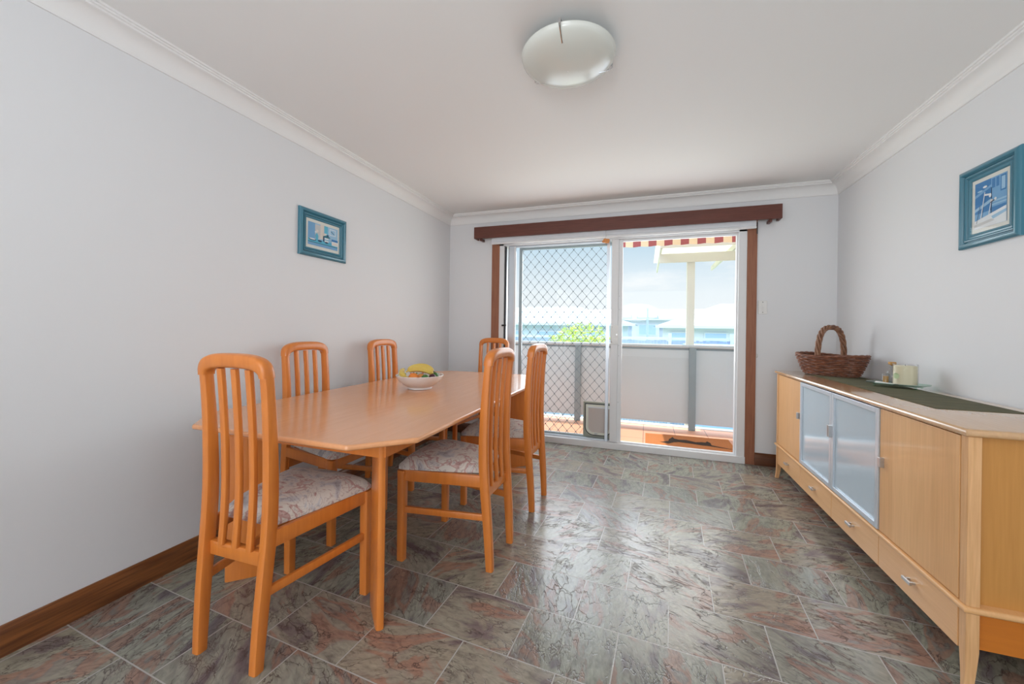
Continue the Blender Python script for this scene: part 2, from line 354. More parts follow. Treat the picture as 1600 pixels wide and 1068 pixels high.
def prism(bm, pts, z0, z1, mi=0, T=None):
    T = T or (lambda p: p)
    a = [bm.verts.new(T((x, y, z0))) for x, y in pts]; b = [bm.verts.new(T((x, y, z1))) for x, y in pts]
    n = len(pts)
    f = [bm.faces.new(a[::-1]), bm.faces.new(b)]
    for i in range(n): f.append(bm.faces.new((a[i], a[(i+1) % n], b[(i+1) % n], b[i])))
    for q in f: q.material_index = mi
def lathe(bm, prof, c=(0, 0, 0), n=32, mi=0, cap=True, squash=(1, 1)):
    rings = []
    for r, z in prof:
        rings.append([bm.verts.new((c[0]+r*cos(2*pi*i/n)*squash[0], c[1]+r*sin(2*pi*i/n)*squash[1], c[2]+z)) for i in range(n)])
    for a, b in zip(rings, rings[1:]):
        for i in range(n): bm.faces.new((a[i], a[(i+1) % n], b[(i+1) % n], b[i])).material_index = mi
    if cap:
        for rg in (rings[0][::-1], rings[-1]): bm.faces.new(rg).material_index = mi
def tube(bm, pts, r, n=8, mi=0, cap=True, closed=False):
    pts = [Vector(p) for p in pts]; rings = []; N_ = len(pts)
    rr = r if callable(r) else (lambda t: r)
    prev = None
    for i, p in enumerate(pts):
        if closed: t = pts[(i+1) % N_]-pts[i-1]
        else: t = pts[min(i+1, N_-1)]-pts[max(i-1, 0)]
        t.normalize()
        if prev is None:
            a = Vector((0, 0, 1)) if abs(t.z) < .9 else Vector((1, 0, 0)); a = (a-t*a.dot(t)).normalized()
        else: a = (prev-t*prev.dot(t)).normalized()
        prev = a; b = t.cross(a); rad = rr(i/max(1, N_-1))
        rings.append([bm.verts.new(p+(a*cos(2*pi*k/n)+b*sin(2*pi*k/n))*rad) for k in range(n)])
    prs = list(zip(rings, rings[1:])) + ([(rings[-1], rings[0])] if closed else [])
    for a, b in prs:
        for i in range(n): bm.faces.new((a[i], a[(i+1) % n], b[(i+1) % n], b[i])).material_index = mi
    if cap and not closed:
        bm.faces.new(rings[0][::-1]).material_index = mi; bm.faces.new(rings[-1]).material_index = mi
def sweep(bm, pts, wd, dp, ax=(1, 0, 0), ch=.006, mi=0):
    """rounded-rectangle bar along pts; ax = width axis; wd, dp numbers or functions of t"""
    pts = [Vector(p) for p in pts]; ax = Vector(ax).normalized(); rings = []
    W_ = wd if callable(wd) else (lambda t: wd); D_ = dp if callable(dp) else (lambda t: dp)
    n = len(pts)
    for i, p in enumerate(pts):
        t = (pts[min(i+1, n-1)]-pts[max(i-1, 0)]).normalized(); b = t.cross(ax).normalized()
        a, d = W_(i/(n-1))/2, D_(i/(n-1))/2; c = min(ch, a*.9, d*.9); k = c*.3
        sec = [(a-c, d), (a-k, d-k), (a, d-c), (a, -d+c), (a-k, -d+k), (a-c, -d), (-a+c, -d), (-a+k, -d+k), (-a, -d+c), (-a, d-c), (-a+k, d-k), (-a+c, d)]
        rings.append([bm.verts.new(p+ax*u+b*v) for u, v in sec])
    m_ = 12
    for a, b in zip(rings, rings[1:]):
        for i in range(m_): bm.faces.new((a[i], a[(i+1) % m_], b[(i+1) % m_], b[i])).material_index = mi
    bm.faces.new(rings[0][::-1]); bm.faces.new(rings[-1])
def blob(bm, c, r, seed=0, amp=0, n=2, mi=0, sq=(1, 1, 1)):
    g = bmesh.ops.create_icosphere(bm, subdivisions=n, radius=1)
    for v in g['verts']:
        k = 1+amp*mnoise.noise(v.co*1.7+Vector((seed*7.1, seed, 0)))
        v.co = Vector((v.co.x*r*k*sq[0]+c[0], v.co.y*r*k*sq[1]+c[1], v.co.z*r*k*sq[2]+c[2]))
    for v in g['verts']:
        for f in v.link_faces: f.material_index = mi
def struct(o): return tag(o, kind='structure')

W = 3.583; H = 2.40; YB = -7.8
# ------------------------------------------------------------------ room shell
struct(boxo('floor', (-.12, W+.12, YB-.12, -.0, -.10, 0), floor_m, bevel=0))
struct(boxo('ceiling', (-.12, W+.12, YB-.12, .14, H, H+.1), ceil_m, bevel=0))
bm = bmesh.new(); box(bm, -.12, 0, -5.15, .14, 0, H); box(bm, -.12, 0, YB-.12, -7.25, 0, H); box(bm, -.12, 0, -7.25, -5.15, 0, .62); box(bm, -.12, 0, -7.25, -5.15, 2.18, H)
struct(finish('wall_left', bm, wall_m))
wl = struct(empty('added_window_2', (-.06, -6.2, .62)))  # unseen window, added as the opening for the side fill light
bm = bmesh.new()
for b_ in ((-.03, .03, -1.05, -1.0, 0, 1.56), (-.03, .03, 1.0, 1.05, 0, 1.56), (-.03, .03, -1.0, 1.0, 0, .05), (-.03, .03, -1.0, 1.0, 1.51, 1.56)): box(bm, *b_)
finish('window_frame', bm, alu_w, wl, bevel=.002)
struct(boxo('wall_right', (W, W+.12, YB-.12, .14, 0, H), wall_m, bevel=0))
DX0, DX1, DZ = .60, 2.93, 2.10
bm = bmesh.new(); box(bm, 0, DX0, 0, .14, 0, H); box(bm, DX1, W, 0, .14, 0, H); box(bm, DX0, DX1, 0, .14, DZ, H)
struct(finish('wall_back', bm, wall_m))
bm = bmesh.new(); box(bm, 0, .25, YB-.12, YB, 0, H); box(bm, 3.25, W, YB-.12, YB, 0, H); box(bm, .25, 3.25, YB-.12, YB, 2.32, H); box(bm, .25, 3.25, YB-.12, YB, 0, .38)
struct(finish('wall_rear', bm, wall_m))
wn = struct(empty('added_window_1', (1.75, YB-.06, .38)))  # unseen window, added where the rear fill light sits
bm = bmesh.new()
for b_ in ((-1.5, -1.45, -.03, .03, 0, 1.94), (1.45, 1.5, -.03, .03, 0, 1.94), (-1.45, 1.45, -.03, .03, 0, .05), (-1.45, 1.45, -.03, .03, 1.89, 1.94)): box(bm, *b_)
finish('window_frame', bm, alu_w, wn, bevel=.002)
# skirting boards
def skirt_prof(t=.02, h=.104): return [(0, 0), (t, 0), (t, h-.03), (t*.8, h-.016), (t*.55, h-.006), (t*.3, h), (0, h)]
def run(name, prof, f0, f1, m):      # profile (d,z) carried from f0(d) to f1(d), each giving x,y
    bm = bmesh.new(); a = [bm.verts.new((*f0(d), z)) for d, z in prof]; b = [bm.verts.new((*f1(d), z)) for d, z in prof]; n = len(prof)
    for i in range(n): bm.faces.new((a[i], a[(i+1) % n], b[(i+1) % n], b[i]))
    bm.faces.new(a[::-1]); bm.faces.new(b)
    return struct(finish(name, bm, m, smooth=25))
P = skirt_prof()
run('baseboard_left', P, lambda d: (d, YB), lambda d: (d, -d), skirt_m)
run('baseboard_right', P, lambda d: (W-d, YB), lambda d: (W-d, -d), skirt_m)
run('baseboard_back_left', P, lambda d: (d, -d), lambda d: (.515, -d), skirt_bk)
run('baseboard_back_right', P, lambda d: (3.002, -d), lambda d: (W-d, -d), skirt_bk)
# cornice
cp = [(0, 2.298), (.007, 2.298), (.009, 2.304)]
for i in range(9):
    a_ = pi/2*i/8; cp.append((.009+.056*(1-cos(a_)), 2.306+.068*sin(a_)))
cp += [(.070, 2.376), (.071, 2.383), (.079, 2.385), (.080, 2.391), (.088, 2.392), (.090, 2.40), (0, 2.40)]
run('trim_1', cp, lambda d: (d, YB), lambda d: (d, -d), corn_m)
run('trim_2', cp, lambda d: (d, -d), lambda d: (W-d, -d), corn_m)
run('trim_3', cp, lambda d: (W-d, -d), lambda d: (W-d, YB), corn_m)
# architraves
struct(boxo('trim_4', (.517, .604, -.018, .0, 0, 2.13), arch_m, bevel=.003))
struct(boxo('trim_5', (2.926, 3.003, -.018, .0, 0, 2.13), arch_m, bevel=.003))

# ------------------------------------------------------------------ sliding door
door = struct(empty('door_1', (0, 0, 0)))
bm = bmesh.new()
box(bm, .600, .655, -.012, .13, .02, DZ); box(bm, 2.862, 2.928, -.012, .13, .02, DZ); box(bm, .600, 2.928, -.012, .13, 2.035, DZ)
finish('door_frame', bm, alu_w, door, bevel=.003)
bm = bmesh.new(); box(bm, .600, 2.928, -.026, .02, 0, .060); box(bm, .600, 2.928, .02, .13, 0, .05); box(bm, .6, 2.928, .050, .055, .05, .062)
finish('sill_track', bm, alu_w, door, bevel=.004)
bm = bmesh.new(); box(bm, .655, .672, .01, .03, .05, 2.03); box(bm, .690, .697, .03, .04, .05, 2.03); finish('door_seal', bm, gap_m, door, bevel=0)
boxo('door_mullion', (1.772, 1.838, -.006, .045, .066, 2.036), alu_w, door, bevel=.004)
# left glass panel
lp = empty('glass_panel'); lp.parent = door
def panel(par, x0, x1, y0, y1, z0, z1, sl, sr, st, sb, fm):
    bm = bmesh.new(); box(bm, x0, x0+sl, y0, y1, z0, z1); box(bm, x1-sr, x1, y0, y1, z0, z1)
    box(bm, x0+sl, x1-sr, y0, y1, z1-st, z1); box(bm, x0+sl, x1-sr, y0, y1, z0, z0+sb)
    finish('panel_frame', bm, fm, par, bevel=.003)
    ym = (y0+y1)/2; bm = bmesh.new(); v = [bm.verts.new(q) for q in ((x0+sl, ym, z0+sb), (x1-sr, ym, z0+sb), (x1-sr, ym, z1-st), (x0+sl, ym, z1-st))]; bm.faces.new(v)
    finish('pane', bm, pane_m, par, smooth=None)
panel(lp, .697, 1.752, .022, .046, .056, 2.033, .078, .030, .02, .018, alu_g)
boxo('panel_edge', (.757, .777, .020, .022, .07, 2.03), alu_w, lp, bevel=.001)
rp_ = empty('glass_panel'); rp_.parent = door
panel(rp_, 1.838, 2.868, .010, .040, .058, 2.034, .038, .020, .022, .014, alu_w)
# handle, latch
hd = empty('door_handle'); hd.parent = door
bm = bmesh.new(); box(bm, 1.768, 1.842, -.014, -.006, 1.015, 1.20); finish('handle_plate', bm, white_pl, hd, bevel=.003)
bm = bmesh.new(); sweep(bm, [(1.782, -.012, 1.185), (1.779, -.030, 1.18), (1.777, -.042, 1.16), (1.776, -.044, 1.11), (1.777, -.042, 1.06), (1.779, -.030, 1.04), (1.782, -.012, 1.035)], .012, .009, (1, 0, 0), .003); finish('pull_grip', bm, white_pl, hd)
bm = bmesh.new(); lathe(bm, [(.006, 0), (.006, .004)], n=12); bm2 = bm
for v in bm.verts: v.co = Vector((1.828+v.co.x, -.014-v.co.z, 1.11+v.co.y))
finish('lock_cylinder', bm, steel, hd)
bm = bmesh.new(); box(bm, .640, .690, -.026, -.012, 1.178, 1.196); finish('latch', bm, black, door, bevel=.002)
bm = bmesh.new()
for zz in (.45, 1.35, 1.48, 1.0, .9): box(bm, 1.845, 1.851, .007, .0102, zz, zz+.008)
finish('frame_screws', bm, steel, door, bevel=0)

# ------------------------------------------------------------------ security screen door with grille and pet flap
scr = tag(empty('security_screen_door', (0, .085, .055)), 'grey diamond-grille security screen door with pet flap behind left glass pane', 'screen door')
sx0, sx1, sz0, sz1 = .800, 1.812, 0, 1.972
bm = bmesh.new()
box(bm, sx0, sx0+.034, -.015, .015, sz0, sz1); box(bm, sx1-.030, sx1, -.015, .015, sz0, sz1); box(bm, sx0+.034, sx1-.03, -.015, .015, sz1-.03, sz1); box(bm, sx0+.034, sx1-.03, -.015, .015, sz0, sz0+.034)
finish('screen_frame', bm, mesh_fr, scr, bevel=.002)
bm = bmesh.new(); px_, pz_ = .0915, .1065
def grille_wire(k):
    xc = sx0+.034+px_*(k+.5)*.5
    sgn = 1 if k % 2 == 0 else -1
    pts = []
    z = sz0+.03; nst = int((sz1-.03-z)/(pz_/8))
    for i in range(nst+1):
        zz = z+i*pz_/8; ph = (zz % pz_)/pz_
        tri = 1-4*abs(ph-.5)
        s_ = sin(tri*pi/2); q = (.35*s_+.65*tri)*px_/4*sgn*.97
        pts.append((xc+q, .0, zz))
    return pts
# flap area is cut out of the grille
fx0, fx1, fz0, fz1 = 1.505, 1.795, .02, .375
for k in range(int((sx1-.03-sx0-.034)/(px_*.5))):
    pts = grille_wire(k)
    if pts[0][0] > fx0-.01: pts = [p for p in pts if p[2] > fz1]
    tube(bm, pts, .0023, n=5)
# knots where neighbouring strips touch
k = 0
for k in range(int((sx1-.03-sx0-.034)/(px_*.5))-1):
    xk = sx0+.034+px_*(k+1)*.5
    z = (pz_*.5 if k % 2 == 0 else 0)
    while z < sz1-.03:
        if z > sz0+.03 and not (xk > fx0-.01 and z < fz1): box(bm, xk-.0034, xk+.0034, -.0035, .0035, z-.0065, z+.0065)
        z += pz_
finish('diamond_grille', bm, mesh_m, scr)
fl = empty('pet_flap', (0, 0, 0)); fl.parent = scr
bm = bmesh.new(); box(bm, fx0, fx1, -.020, -.004, fz0, fz1); finish('flap_surround', bm, cat_fr, fl, bevel=.004)
def dshape(x0, x1, z0, z1, r, n=8):
    p = [(x0, z1), (x1, z1)]
    p += [(x1-r+r*cos(a), z0+r+r*sin(a)) for a in [-pi/2*i/n for i in range(n+1)]]
    p += [(x0+r+r*cos(a), z0+r+r*sin(a)) for a in [-pi/2-pi/2*i/n for i in range(n+1)]]
    return p
def dring(name, o_, i_, y0, y1, m, par):
    a = dshape(*o_); b = dshape(*i_); bm = bmesh.new(); n = len(a)
    va = [bm.verts.new((x, y0, z)) for x, z in a]; vb = [bm.verts.new((x, y0, z)) for x, z in b]
    wa = [bm.verts.new((x, y1, z)) for x, z in a]; wb = [bm.verts.new((x, y1, z)) for x, z in b]
    for i in range(n):
        j = (i+1) % n
        bm.faces.new((va[i], va[j], vb[j], vb[i])); bm.faces.new((wa[i], wa[j], wb[j], wb[i])); bm.faces.new((va[i], va[j], wa[j], wa[i])); bm.faces.new((vb[i], vb[j], wb[j], wb[i]))
    return finish(name, bm, m, par)
dring('dark_gasket', (fx0+.018, fx1-.006, fz0+.018, fz1-.018, .085), (fx0+.027, fx1-.013, fz0+.027, fz1-.027, .076), -.0235, -.019, gap_m, fl)
dring('flap_frame', (fx0+.027, fx1-.013, fz0+.027, fz1-.027, .076), (fx0+.052, fx1-.032, fz0+.050, fz1-.052, .055), -.026, -.018, cat_in, fl)
bm = bmesh.new(); v = [bm.verts.new((x, -.022, z)) for x, z in dshape(fx0+.052, fx1-.032, fz0+.050, fz1-.052, .055)]; bm.faces.new(v); finish('flap_door', bm, cat_gl, fl, smooth=None)
boxo('flap_hinge', (fx0+.045, fx1-.028, -.030, -.021, fz1-.062, fz1-.048), alu_w, fl, bevel=.002)
boxo('flap_lock', (fx0+.115, fx0+.145, -.034, -.024, fz0+.032, fz0+.046), steel, fl, bevel=.002)

# ------------------------------------------------------------------ pelmet, blind, tassel, switch
pel = tag(empty('curtain_pelmet', (1.75, 0, 2.1)), 'long dark reddish-brown timber pelmet fixed above the sliding door', 'pelmet')
bm = bmesh.new(); box(bm, .342-1.75, 3.162-1.75, -.105, -.085, .009, .131); box(bm, .342-1.75, .36-1.75, -.085, 0, .009, .131); box(bm, 3.144-1.75, 3.162-1.75, -.085, 0, .009, .131); finish('pelmet_board', bm, cedar, pel, bevel=.002)
for xx in (.402, 3.072):
    boxo('pelmet_bracket', (xx-1.75, xx+.022-1.75, -.085, 0, -.012, .012), cedar, pel, bevel=.002)
bl = tag(empty('roller_blind', (1.75, -.04, 2.0)), 'rolled-up white blind tucked under the dark pelmet above door', 'blind')
bm = bmesh.new(); box(bm, .528-1.75, 2.985-1.75, -.022, .018, .068, .125); finish('blind_cassette', bm, blind_m, bl, bevel=.006)
boxo('bottom_bar', (.528-1.75, 2.985-1.75, -.026, -.004, .046, .068), alu_w, bl, bevel=.004)
bm = bmesh.new(); tube(bm, [(2.992-1.75, -.012, z) for z in (.10, .05, 0)], .004, 6); finish('chain_bracket', bm, black, bl)
ts = tag(empty('blind_tassel', (1.720, -.078, 2.0)), 'small orange carved tassel hanging on a cord at top centre of door', 'tassel')
bm = bmesh.new(); tube(bm, [(0, 0, .026), (.001, 0, .06), (0, 0, .108)], .0022, 6); finish('cord', bm, steel, ts)
bm = bmesh.new(); blob(bm, (0, 0, .008), .026, 2, .5, 3, sq=(1.2, .6, .85)); blob(bm, (-.016, 0, .016), .011, 3, .3, 2); blob(bm, (.018, 0, -.002), .011, 5, .3, 2); finish('tassel_body', bm, mat('orange_tassel', (.72, .30, .10), .6), ts)
sw = tag(empty('light_switch', (3.051, 0, 1.37)), 'white double light switch plate on back wall right of the door', 'light switch')
boxo('switch_plate', (-.033, .033, -.009, 0, -.058, .058), white_pl, sw, bevel=.003)
for z in (.016, -.016): boxo('rocker', (-.008, .008, -.014, -.008, z-.012, z+.012), white_pl, sw, bevel=.002)
for z in (.044, -.044):
    bm = bmesh.new(); box(bm, -.003, .003, -.0105, -.0085, z-.003, z+.003); finish('screw', bm, gap_m, sw)
hk = tag(empty('wall_hook', (3.010, 0, .942)), 'tiny white cord hook on back wall beside the right architrave', 'hook')
bm = bmesh.new(); tube(bm, [(0, 0, .02), (.004, -.012, .018), (.006, -.020, .006), (.004, -.014, -.006), (0, -.001, -.01)], .003, 6); box(bm, -.004, .006, -.004, 0, -.02, .028); finish('hook_body', bm, white_pl, hk)

# ------------------------------------------------------------------ ceiling light
cl = tag(empty('ceiling_light', (1.755, -2.200, H)), 'round frosted glass ceiling light with three chrome clips', 'ceiling light')
bm = bmesh.new(); lathe(bm, [(.001, -.004), (.11, -.004), (.115, 0)], n=32); lathe(bm, [(.10, -.03), (.10, 0)], n=32); finish('ceiling_plate', bm, white_pl, cl)
bm = bmesh.new(); pr_ = []
for i in range(15):
    t = i/14; pr_.append((.002+.203*sin(t*pi/2)**1.0, -.100+.062*(1-cos(t*pi/2))))
pr_ += [(.207, -.036), (.205, -.033)] + [(r, z+.005) for r, z in pr_[-2:0:-1]]
lathe(bm, pr_, n=64, cap=False); finish('glass_bowl', bm, lampg, cl)
for a_ in (R(-88), R(33), R(148)):
    bm = bmesh.new(); d = Vector((cos(a_), sin(a_), 0)); tn = Vector((-sin(a_), cos(a_), 0))
    sweep(bm, [d*.10+Vector((0, 0, -.012)), d*.19+Vector((0, 0, -.02)), d*.214+Vector((0, 0, -.026)), d*.2155+Vector((0, 0, -.046)), d*.205+Vector((0, 0, -.056)), d*.150+Vector((0, 0, -.079))], lambda t: .010 if t < .8 else .006, .004, tn, .001); finish('clip', bm, chrome, cl)

# ------------------------------------------------------------------ dining table
TX, TY = .737, -1.70
tb = tag(empty('dining_table', (TX, TY, 0)), 'long orange beech dining table with clipped corners and fruit bowl on top', 'table')
hx, hy, cc, ct = .567, 1.130, .175, .745
def octo(hx, hy, c): return [(-hx+c, -hy), (hx-c, -hy), (hx, -hy+c), (hx, hy-c), (hx-c, hy), (-hx+c, hy), (-hx, hy-c), (-hx, -hy+c)]
bm = bmesh.new(); prism(bm, octo(hx, hy, cc), ct-.021, ct); finish('tabletop', bm, beech_top, tb, bevel=.009, seg=4)
z0, z1 = ct-.088, ct-.021
for b_ in ((-.41, .41, -.975, -.953), (-.41, .41, .953, .975), (-.432, -.41, -.965, .965), (.41, .432, -.965, .965)):
    boxo('apron', (*b_, z0, z1), beech, tb, bevel=.002)
for sx, sy in ((1, -1), (-1, -1), (1, 1), (-1, 1)):
    cx, cy = sx*(hx-.145), sy*(hy-.165)
    d = Vector((sx*.72, sy*.69, 0)).normalized(); q = Vector((-d.y, d.x, 0))
    c0 = Vector((TX+.433*sx-TX, .957*sy, 0))
    out = Vector((sx*.420, sy*.968, 0))    # outer end of the board
    inn = out-d*.178
    bm = bmesh.new(); mid = (out+inn)/2
    sweep(bm, [mid+Vector((0, 0, z)) for z in (0, .012, .30, ct-.0215)], lambda t: .178, .032, d, .013)
    finish('leg', bm, beech, tb)
for yy in (-.35, .35): boxo('cross_rail', (-.41, .41, yy-.015, yy+.015, z0+.01, z1), beech, tb, bevel=.001)

# ------------------------------------------------------------------ chairs
def post_y(z):     # front face of the back post: bowed forward at seat height
    pts = [(0, 0), (.2, .012), (.37, .027), (.45, .034), (.58, .039), (.77, .034), (.89, .026), (.98, .018), (1.06, .010)]
    for (a, b), (c, d) in zip(pts, pts[1:]):
        if z <= c:
            t = (z-a)/(c-a); t = t*t*(3-2*t) if False else t; return b+(d-b)*t
    return pts[-1][1]
def sm(z): return sum(post_y(max(0, min(1.06, z+k*.03))) for k in (-2, -1, 0, 1, 2))/5
def make_chair():
    r = empty('dining_chair')
    zs = [0, .05, .12, .2, .28, .36, .42, .47, .52, .58, .64, .70, .77, .83, .89, .94, .978]
    for s in (-1, 1):
        bm = bmesh.new()
        sweep(bm, [(s*(.1335+.010*min(1, z/.4)), sm(z)-.004, z) for z in zs], .033, lambda t: .036+.010*sin(pi*min(1, t/.9))*1.0, (1, 0, 0), .008)
        finish('leg', bm, beech, r)
        bm = bmesh.new()
        sweep(bm, [(s*.2125, .442, z) for z in (0, .2, .4, .447)], lambda t: .036+.004*t, lambda t: .036+.006*t, (1, 0, 0), .006)
        finish('leg', bm, beech, r)
        bm = bmesh.new(); sweep(bm, [(s*.147, .04, .425), (s*.2115, .435, .423)], .022, .056, (1, 0, 0), .003); finish('side_rail', bm, beech, r)
        bm = bmesh.new(); sweep(bm, [(s*.141, .02, .252), (s*.2115, .435, .252)], .018, .030, (1, 0, 0), .003); finish('stretcher', bm, beech, r)
    bm = bmesh.new(); sweep(bm, [(-.205, .448, .425), (.205, .448, .425)], .022, .05, (0, 1, 0), .003); finish('front_rail', bm, beech, r)
    bm = bmesh.new(); sweep(bm, [(-.14, .036, .355), (.14, .036, .355)], .026, .050, (0, 1, 0), .003); finish('lower_back_rail', bm, beech, r)
    # crest: flat arch with rounded shoulders
    bm = bmesh.new(); n = 26; yc0 = -.018
    def outer(t):
        a = pi*t; c, s = -cos(a), sin(a)
        return (.160*(abs(c)**.62)*(1 if c > 0 else -1), .977+.080*(abs(s)**.62))
    def inner(t):
        a = pi*t; c, s = -cos(a), sin(a)
        return (.1262*(abs(c)**.66)*(1 if c > 0 else -1), .977+.030*(abs(s)**.8))
    rings = []
    for i in range(n+1):
        t = i/n; (xo, zo), (xi, zi) = outer(t), inner(t)
        ring = []
        for u, dy in ((0, -.010), (.07, -.019), (.2, -.023), (.8, -.022), (.93, -.019), (1, -.012), (1, .012), (.93, .019), (.8, .021), (.2, .023), (.07, .019), (0, .010)):
            x = xo+(xi-xo)*u; z = zo+(zi-zo)*u
            ring.append(bm.verts.new((x, sm(z)-.004+dy-(abs(x)/.165)**2*0, z)))
        rings.append(ring)
    for a, b in zip(rings, rings[1:]):
        for i in range(12): bm.faces.new((a[i], a[(i+1) % 12], b[(i+1) % 12], b[i]))
    bm.faces.new(rings[0][::-1]); bm.faces.new(rings[-1])
    finish('crest_rail', bm, beech, r, smooth=50)
    for x in (-.067, 0, .067):
        bm = bmesh.new(); zz = [.378+(1.003-.378)*i/14 for i in range(15)]
        sweep(bm, [(x, sm(z)-.006, z) for z in zz], .026, .018, (1, 0, 0), .005); finish('back_slat', bm, beech, r)
    # seat: domed cushion, wider at the front
    bm = bmesh.new(); nx, ny = 16, 16; g = []
    for layer in (0, 1):
        rows = []
        for j in range(ny+1):
            v = j/ny; y = .058+v*(.470-.058); hw = .126+(.232-.126)*min(1, v*1.06)**.9
            rowv = []
            for i in range(nx+1):
                u = i/nx*2-1
                ex = 1-abs(u)**3.2; ey = 1-abs(2*v-1)**4
                shrink = 1-.02*(1-ey)
                z = .4535+.012+.052*(max(0, ex)**.45)*(max(0, ey)**.45) if layer else .4535
                x = u*hw*shrink
                if abs(u) > .9 and v > .85: y2 = y-(abs(u)-.9)*.15
                else: y2 = y
                y3 = y2+(.012*(1-u*u) if v > .9 else 0)
                rowv.append(bm.verts.new((x, y3, z)))
            rows.append(rowv)
        g.append(rows)
    for L_ in (0, 1):
        for j in range(ny):
            for i in range(nx): bm.faces.new((g[L_][j][i], g[L_][j][i+1], g[L_][j+1][i+1], g[L_][j+1][i]))
    for j in range(ny):
        for i in (0, nx): bm.faces.new((g[0][j][i], g[0][j+1][i], g[1][j+1][i], g[1][j][i]))
    for i in range(nx):
        for j in (0, ny): bm.faces.new((g[0][j][i], g[0][j][i+1], g[1][j][i+1], g[1][j][i]))
    finish('seat', bm, fabric_m, r, smooth=70)
    return r
chairs = [
    ((.7525, -2.957, 0), R(1.0), 'orange beech dining chair nearest the camera, seen from behind at the table end'),
    ((.098, -2.048, 0), R(-91), 'orange beech chair against the left wall, nearer the camera of the wall pair'),
    ((.098, -1.305, 0), R(-91), 'orange beech chair against the left wall, farther of the wall pair, behind the bowl'),
    ((1.409, -2.049, 0), R(88.6), 'orange beech chair on the room side of the table, nearer the camera'),
    ((1.430, -1.395, 0), R(87.7), 'orange beech chair on the room side of the table, nearer the glass door'),
    ((.630, -.190, 0), R(180), 'orange beech chair at the far table end beside the back wall'),
]
proto = make_chair()
for i, (loc, rz, lab) in enumerate(chairs):
    c = proto if i == 0 else copy_tree(proto)
    c.location = loc; c.rotation_euler = (0, 0, rz); tag(c, lab, 'chair', 'dining chairs around the table')

# ------------------------------------------------------------------ fruit bowl
BX, BY, BZ = .668, -1.640, ct
bw = tag(empty('fruit_bowl', (BX, BY, BZ)), 'white footed porcelain bowl holding fruit on the table', 'bowl')
bm = bmesh.new()
prof = [(.070, 0), (.080, .002), (.081, .010), (.079, .013), (.105, .028), (.130, .048), (.148, .070), (.158, .090), (.157, .093), (.154, .092), (.142, .070), (.122, .048), (.095, .030), (.05, .018), (.001, .016)]
lathe(bm, prof, n=48, cap=False); finish('bowl_body', bm, porcel, bw)
bm = bmesh.new()
rim_y = mat('yellow_glaze', (.80, .68, .32), .2); rim_g = mat('green_glaze', (.15, .33, .10), .2); rim_r = mat('red_glaze', (.55, .10, .06), .2)
lathe(bm, [(.1552, .0915), (.1435, .0708), (.1245, .0488)], n=48, cap=False, mi=0)
for v in bm.verts: v.co.z += .0012
for k in range(22):
    a_ = 2*pi*k/22; rr_ = .150; c_ = Vector((rr_*cos(a_), rr_*sin(a_), .0855)); tn = Vector((-sin(a_), cos(a_), 0)); ud = Vector((cos(a_)*.45, sin(a_)*.45, .9)).normalized()
    nrm = tn.cross(ud); vs = [bm.verts.new(c_+(tn*cos(q*pi/3)+ud*sin(q*pi/3))*.0055+Vector((-cos(a_), -sin(a_), .35))*.0030) for q in range(6)]
    bm.faces.new(vs).material_index = 1+k % 2
finish('painted_rim', bm, [rim_y, rim_g, rim_r], bw)
def fruit(name, c, r, m, label, cat, sq=(1, 1, 1), stem=True, amp=.05, tilt=0):
    o = empty(name, c); tag(o, label, cat)
    bm = bmesh.new(); blob(bm, (0, 0, 0), r, hash(name) % 7, amp, 3, sq=sq); finish('fruit_body', bm, m, o, smooth=180)
    if stem: 
        bm = bmesh.new(); lathe(bm, [(.003, r*sq[2]-.003), (.002, r*sq[2]+.004)], n=8); finish('stem', bm, brown_tip, o)
    return o
# frame aligned to the view across the bowl: u to the right, w toward the camera
vu = Vector((cos(.40), sin(.40), 0)); vw = Vector((sin(.40), -cos(.40), 0))
def bp(u, w, z): q = Vector((BX, BY, BZ))+vu*u+vw*w; return (q.x, q.y, q.z+z)
fruit('orange', bp(-.030, .068, .078), .034, orange_m, 'bright orange citrus fruit at the front of the white bowl', 'orange')
fruit('peach', bp(.012, .028, .068), .034, peach_m, 'yellow-orange peach under the bananas in the bowl', 'peach')
fruit('lime', bp(.046, .074, .076), .027, lime_m, 'round dark green lime beside the orange in the bowl', 'lime', stem=False)
fruit('plum', bp(.088, .040, .078), .025, plum_m, 'dark purple plum at the right of the bowl', 'plum')
fruit('avocado', bp(.096, -.022, .078), .026, lime_m, 'small green avocado behind the plum in the bowl', 'avocado', (1, 1, 1.15))
fruit('garlic_bulb', bp(-.118, .018, .086), .020, garlic_m, 'small white bulb at the left rim of the bowl', 'garlic', amp=.25)
def banana(loc, pts, r, label):
    o = tag(empty('banana', loc), label, 'banana', 'bananas in the fruit bowl')
    n = 22; P_ = []
    for i in range(n+1):
        t = i/n; k = [(1-t)**3, 3*t*(1-t)**2, 3*t*t*(1-t), t**3]
        P_.append(sum((Vector(q)*w_ for q, w_ in zip(pts, k)), Vector()))
    bm = bmesh.new(); tube(bm, P_[1:-1], lambda t: r*(.28+.72*min(1, sin(pi*min(1, max(0, t)))**.45 if 0 < t < 1 else 0)), n=6); finish('banana_skin', bm, banana_m, o, smooth=50)
    bm = bmesh.new(); d = (P_[1]-P_[2]).normalized(); tube(bm, [P_[1]-d*.002, P_[1]+d*.016], .0050, n=6); finish('stem', bm, banana_m, o)
    bm = bmesh.new(); d = (P_[-2]-P_[-3]).normalized(); tube(bm, [P_[-2]-d*.002, P_[-2]+d*.006], .0045, n=6); finish('tip', bm, brown_tip, o)
bz = Vector((0, 0, 0))
def vp(u, w, z): return vu*u+vw*w+Vector((0, 0, z))
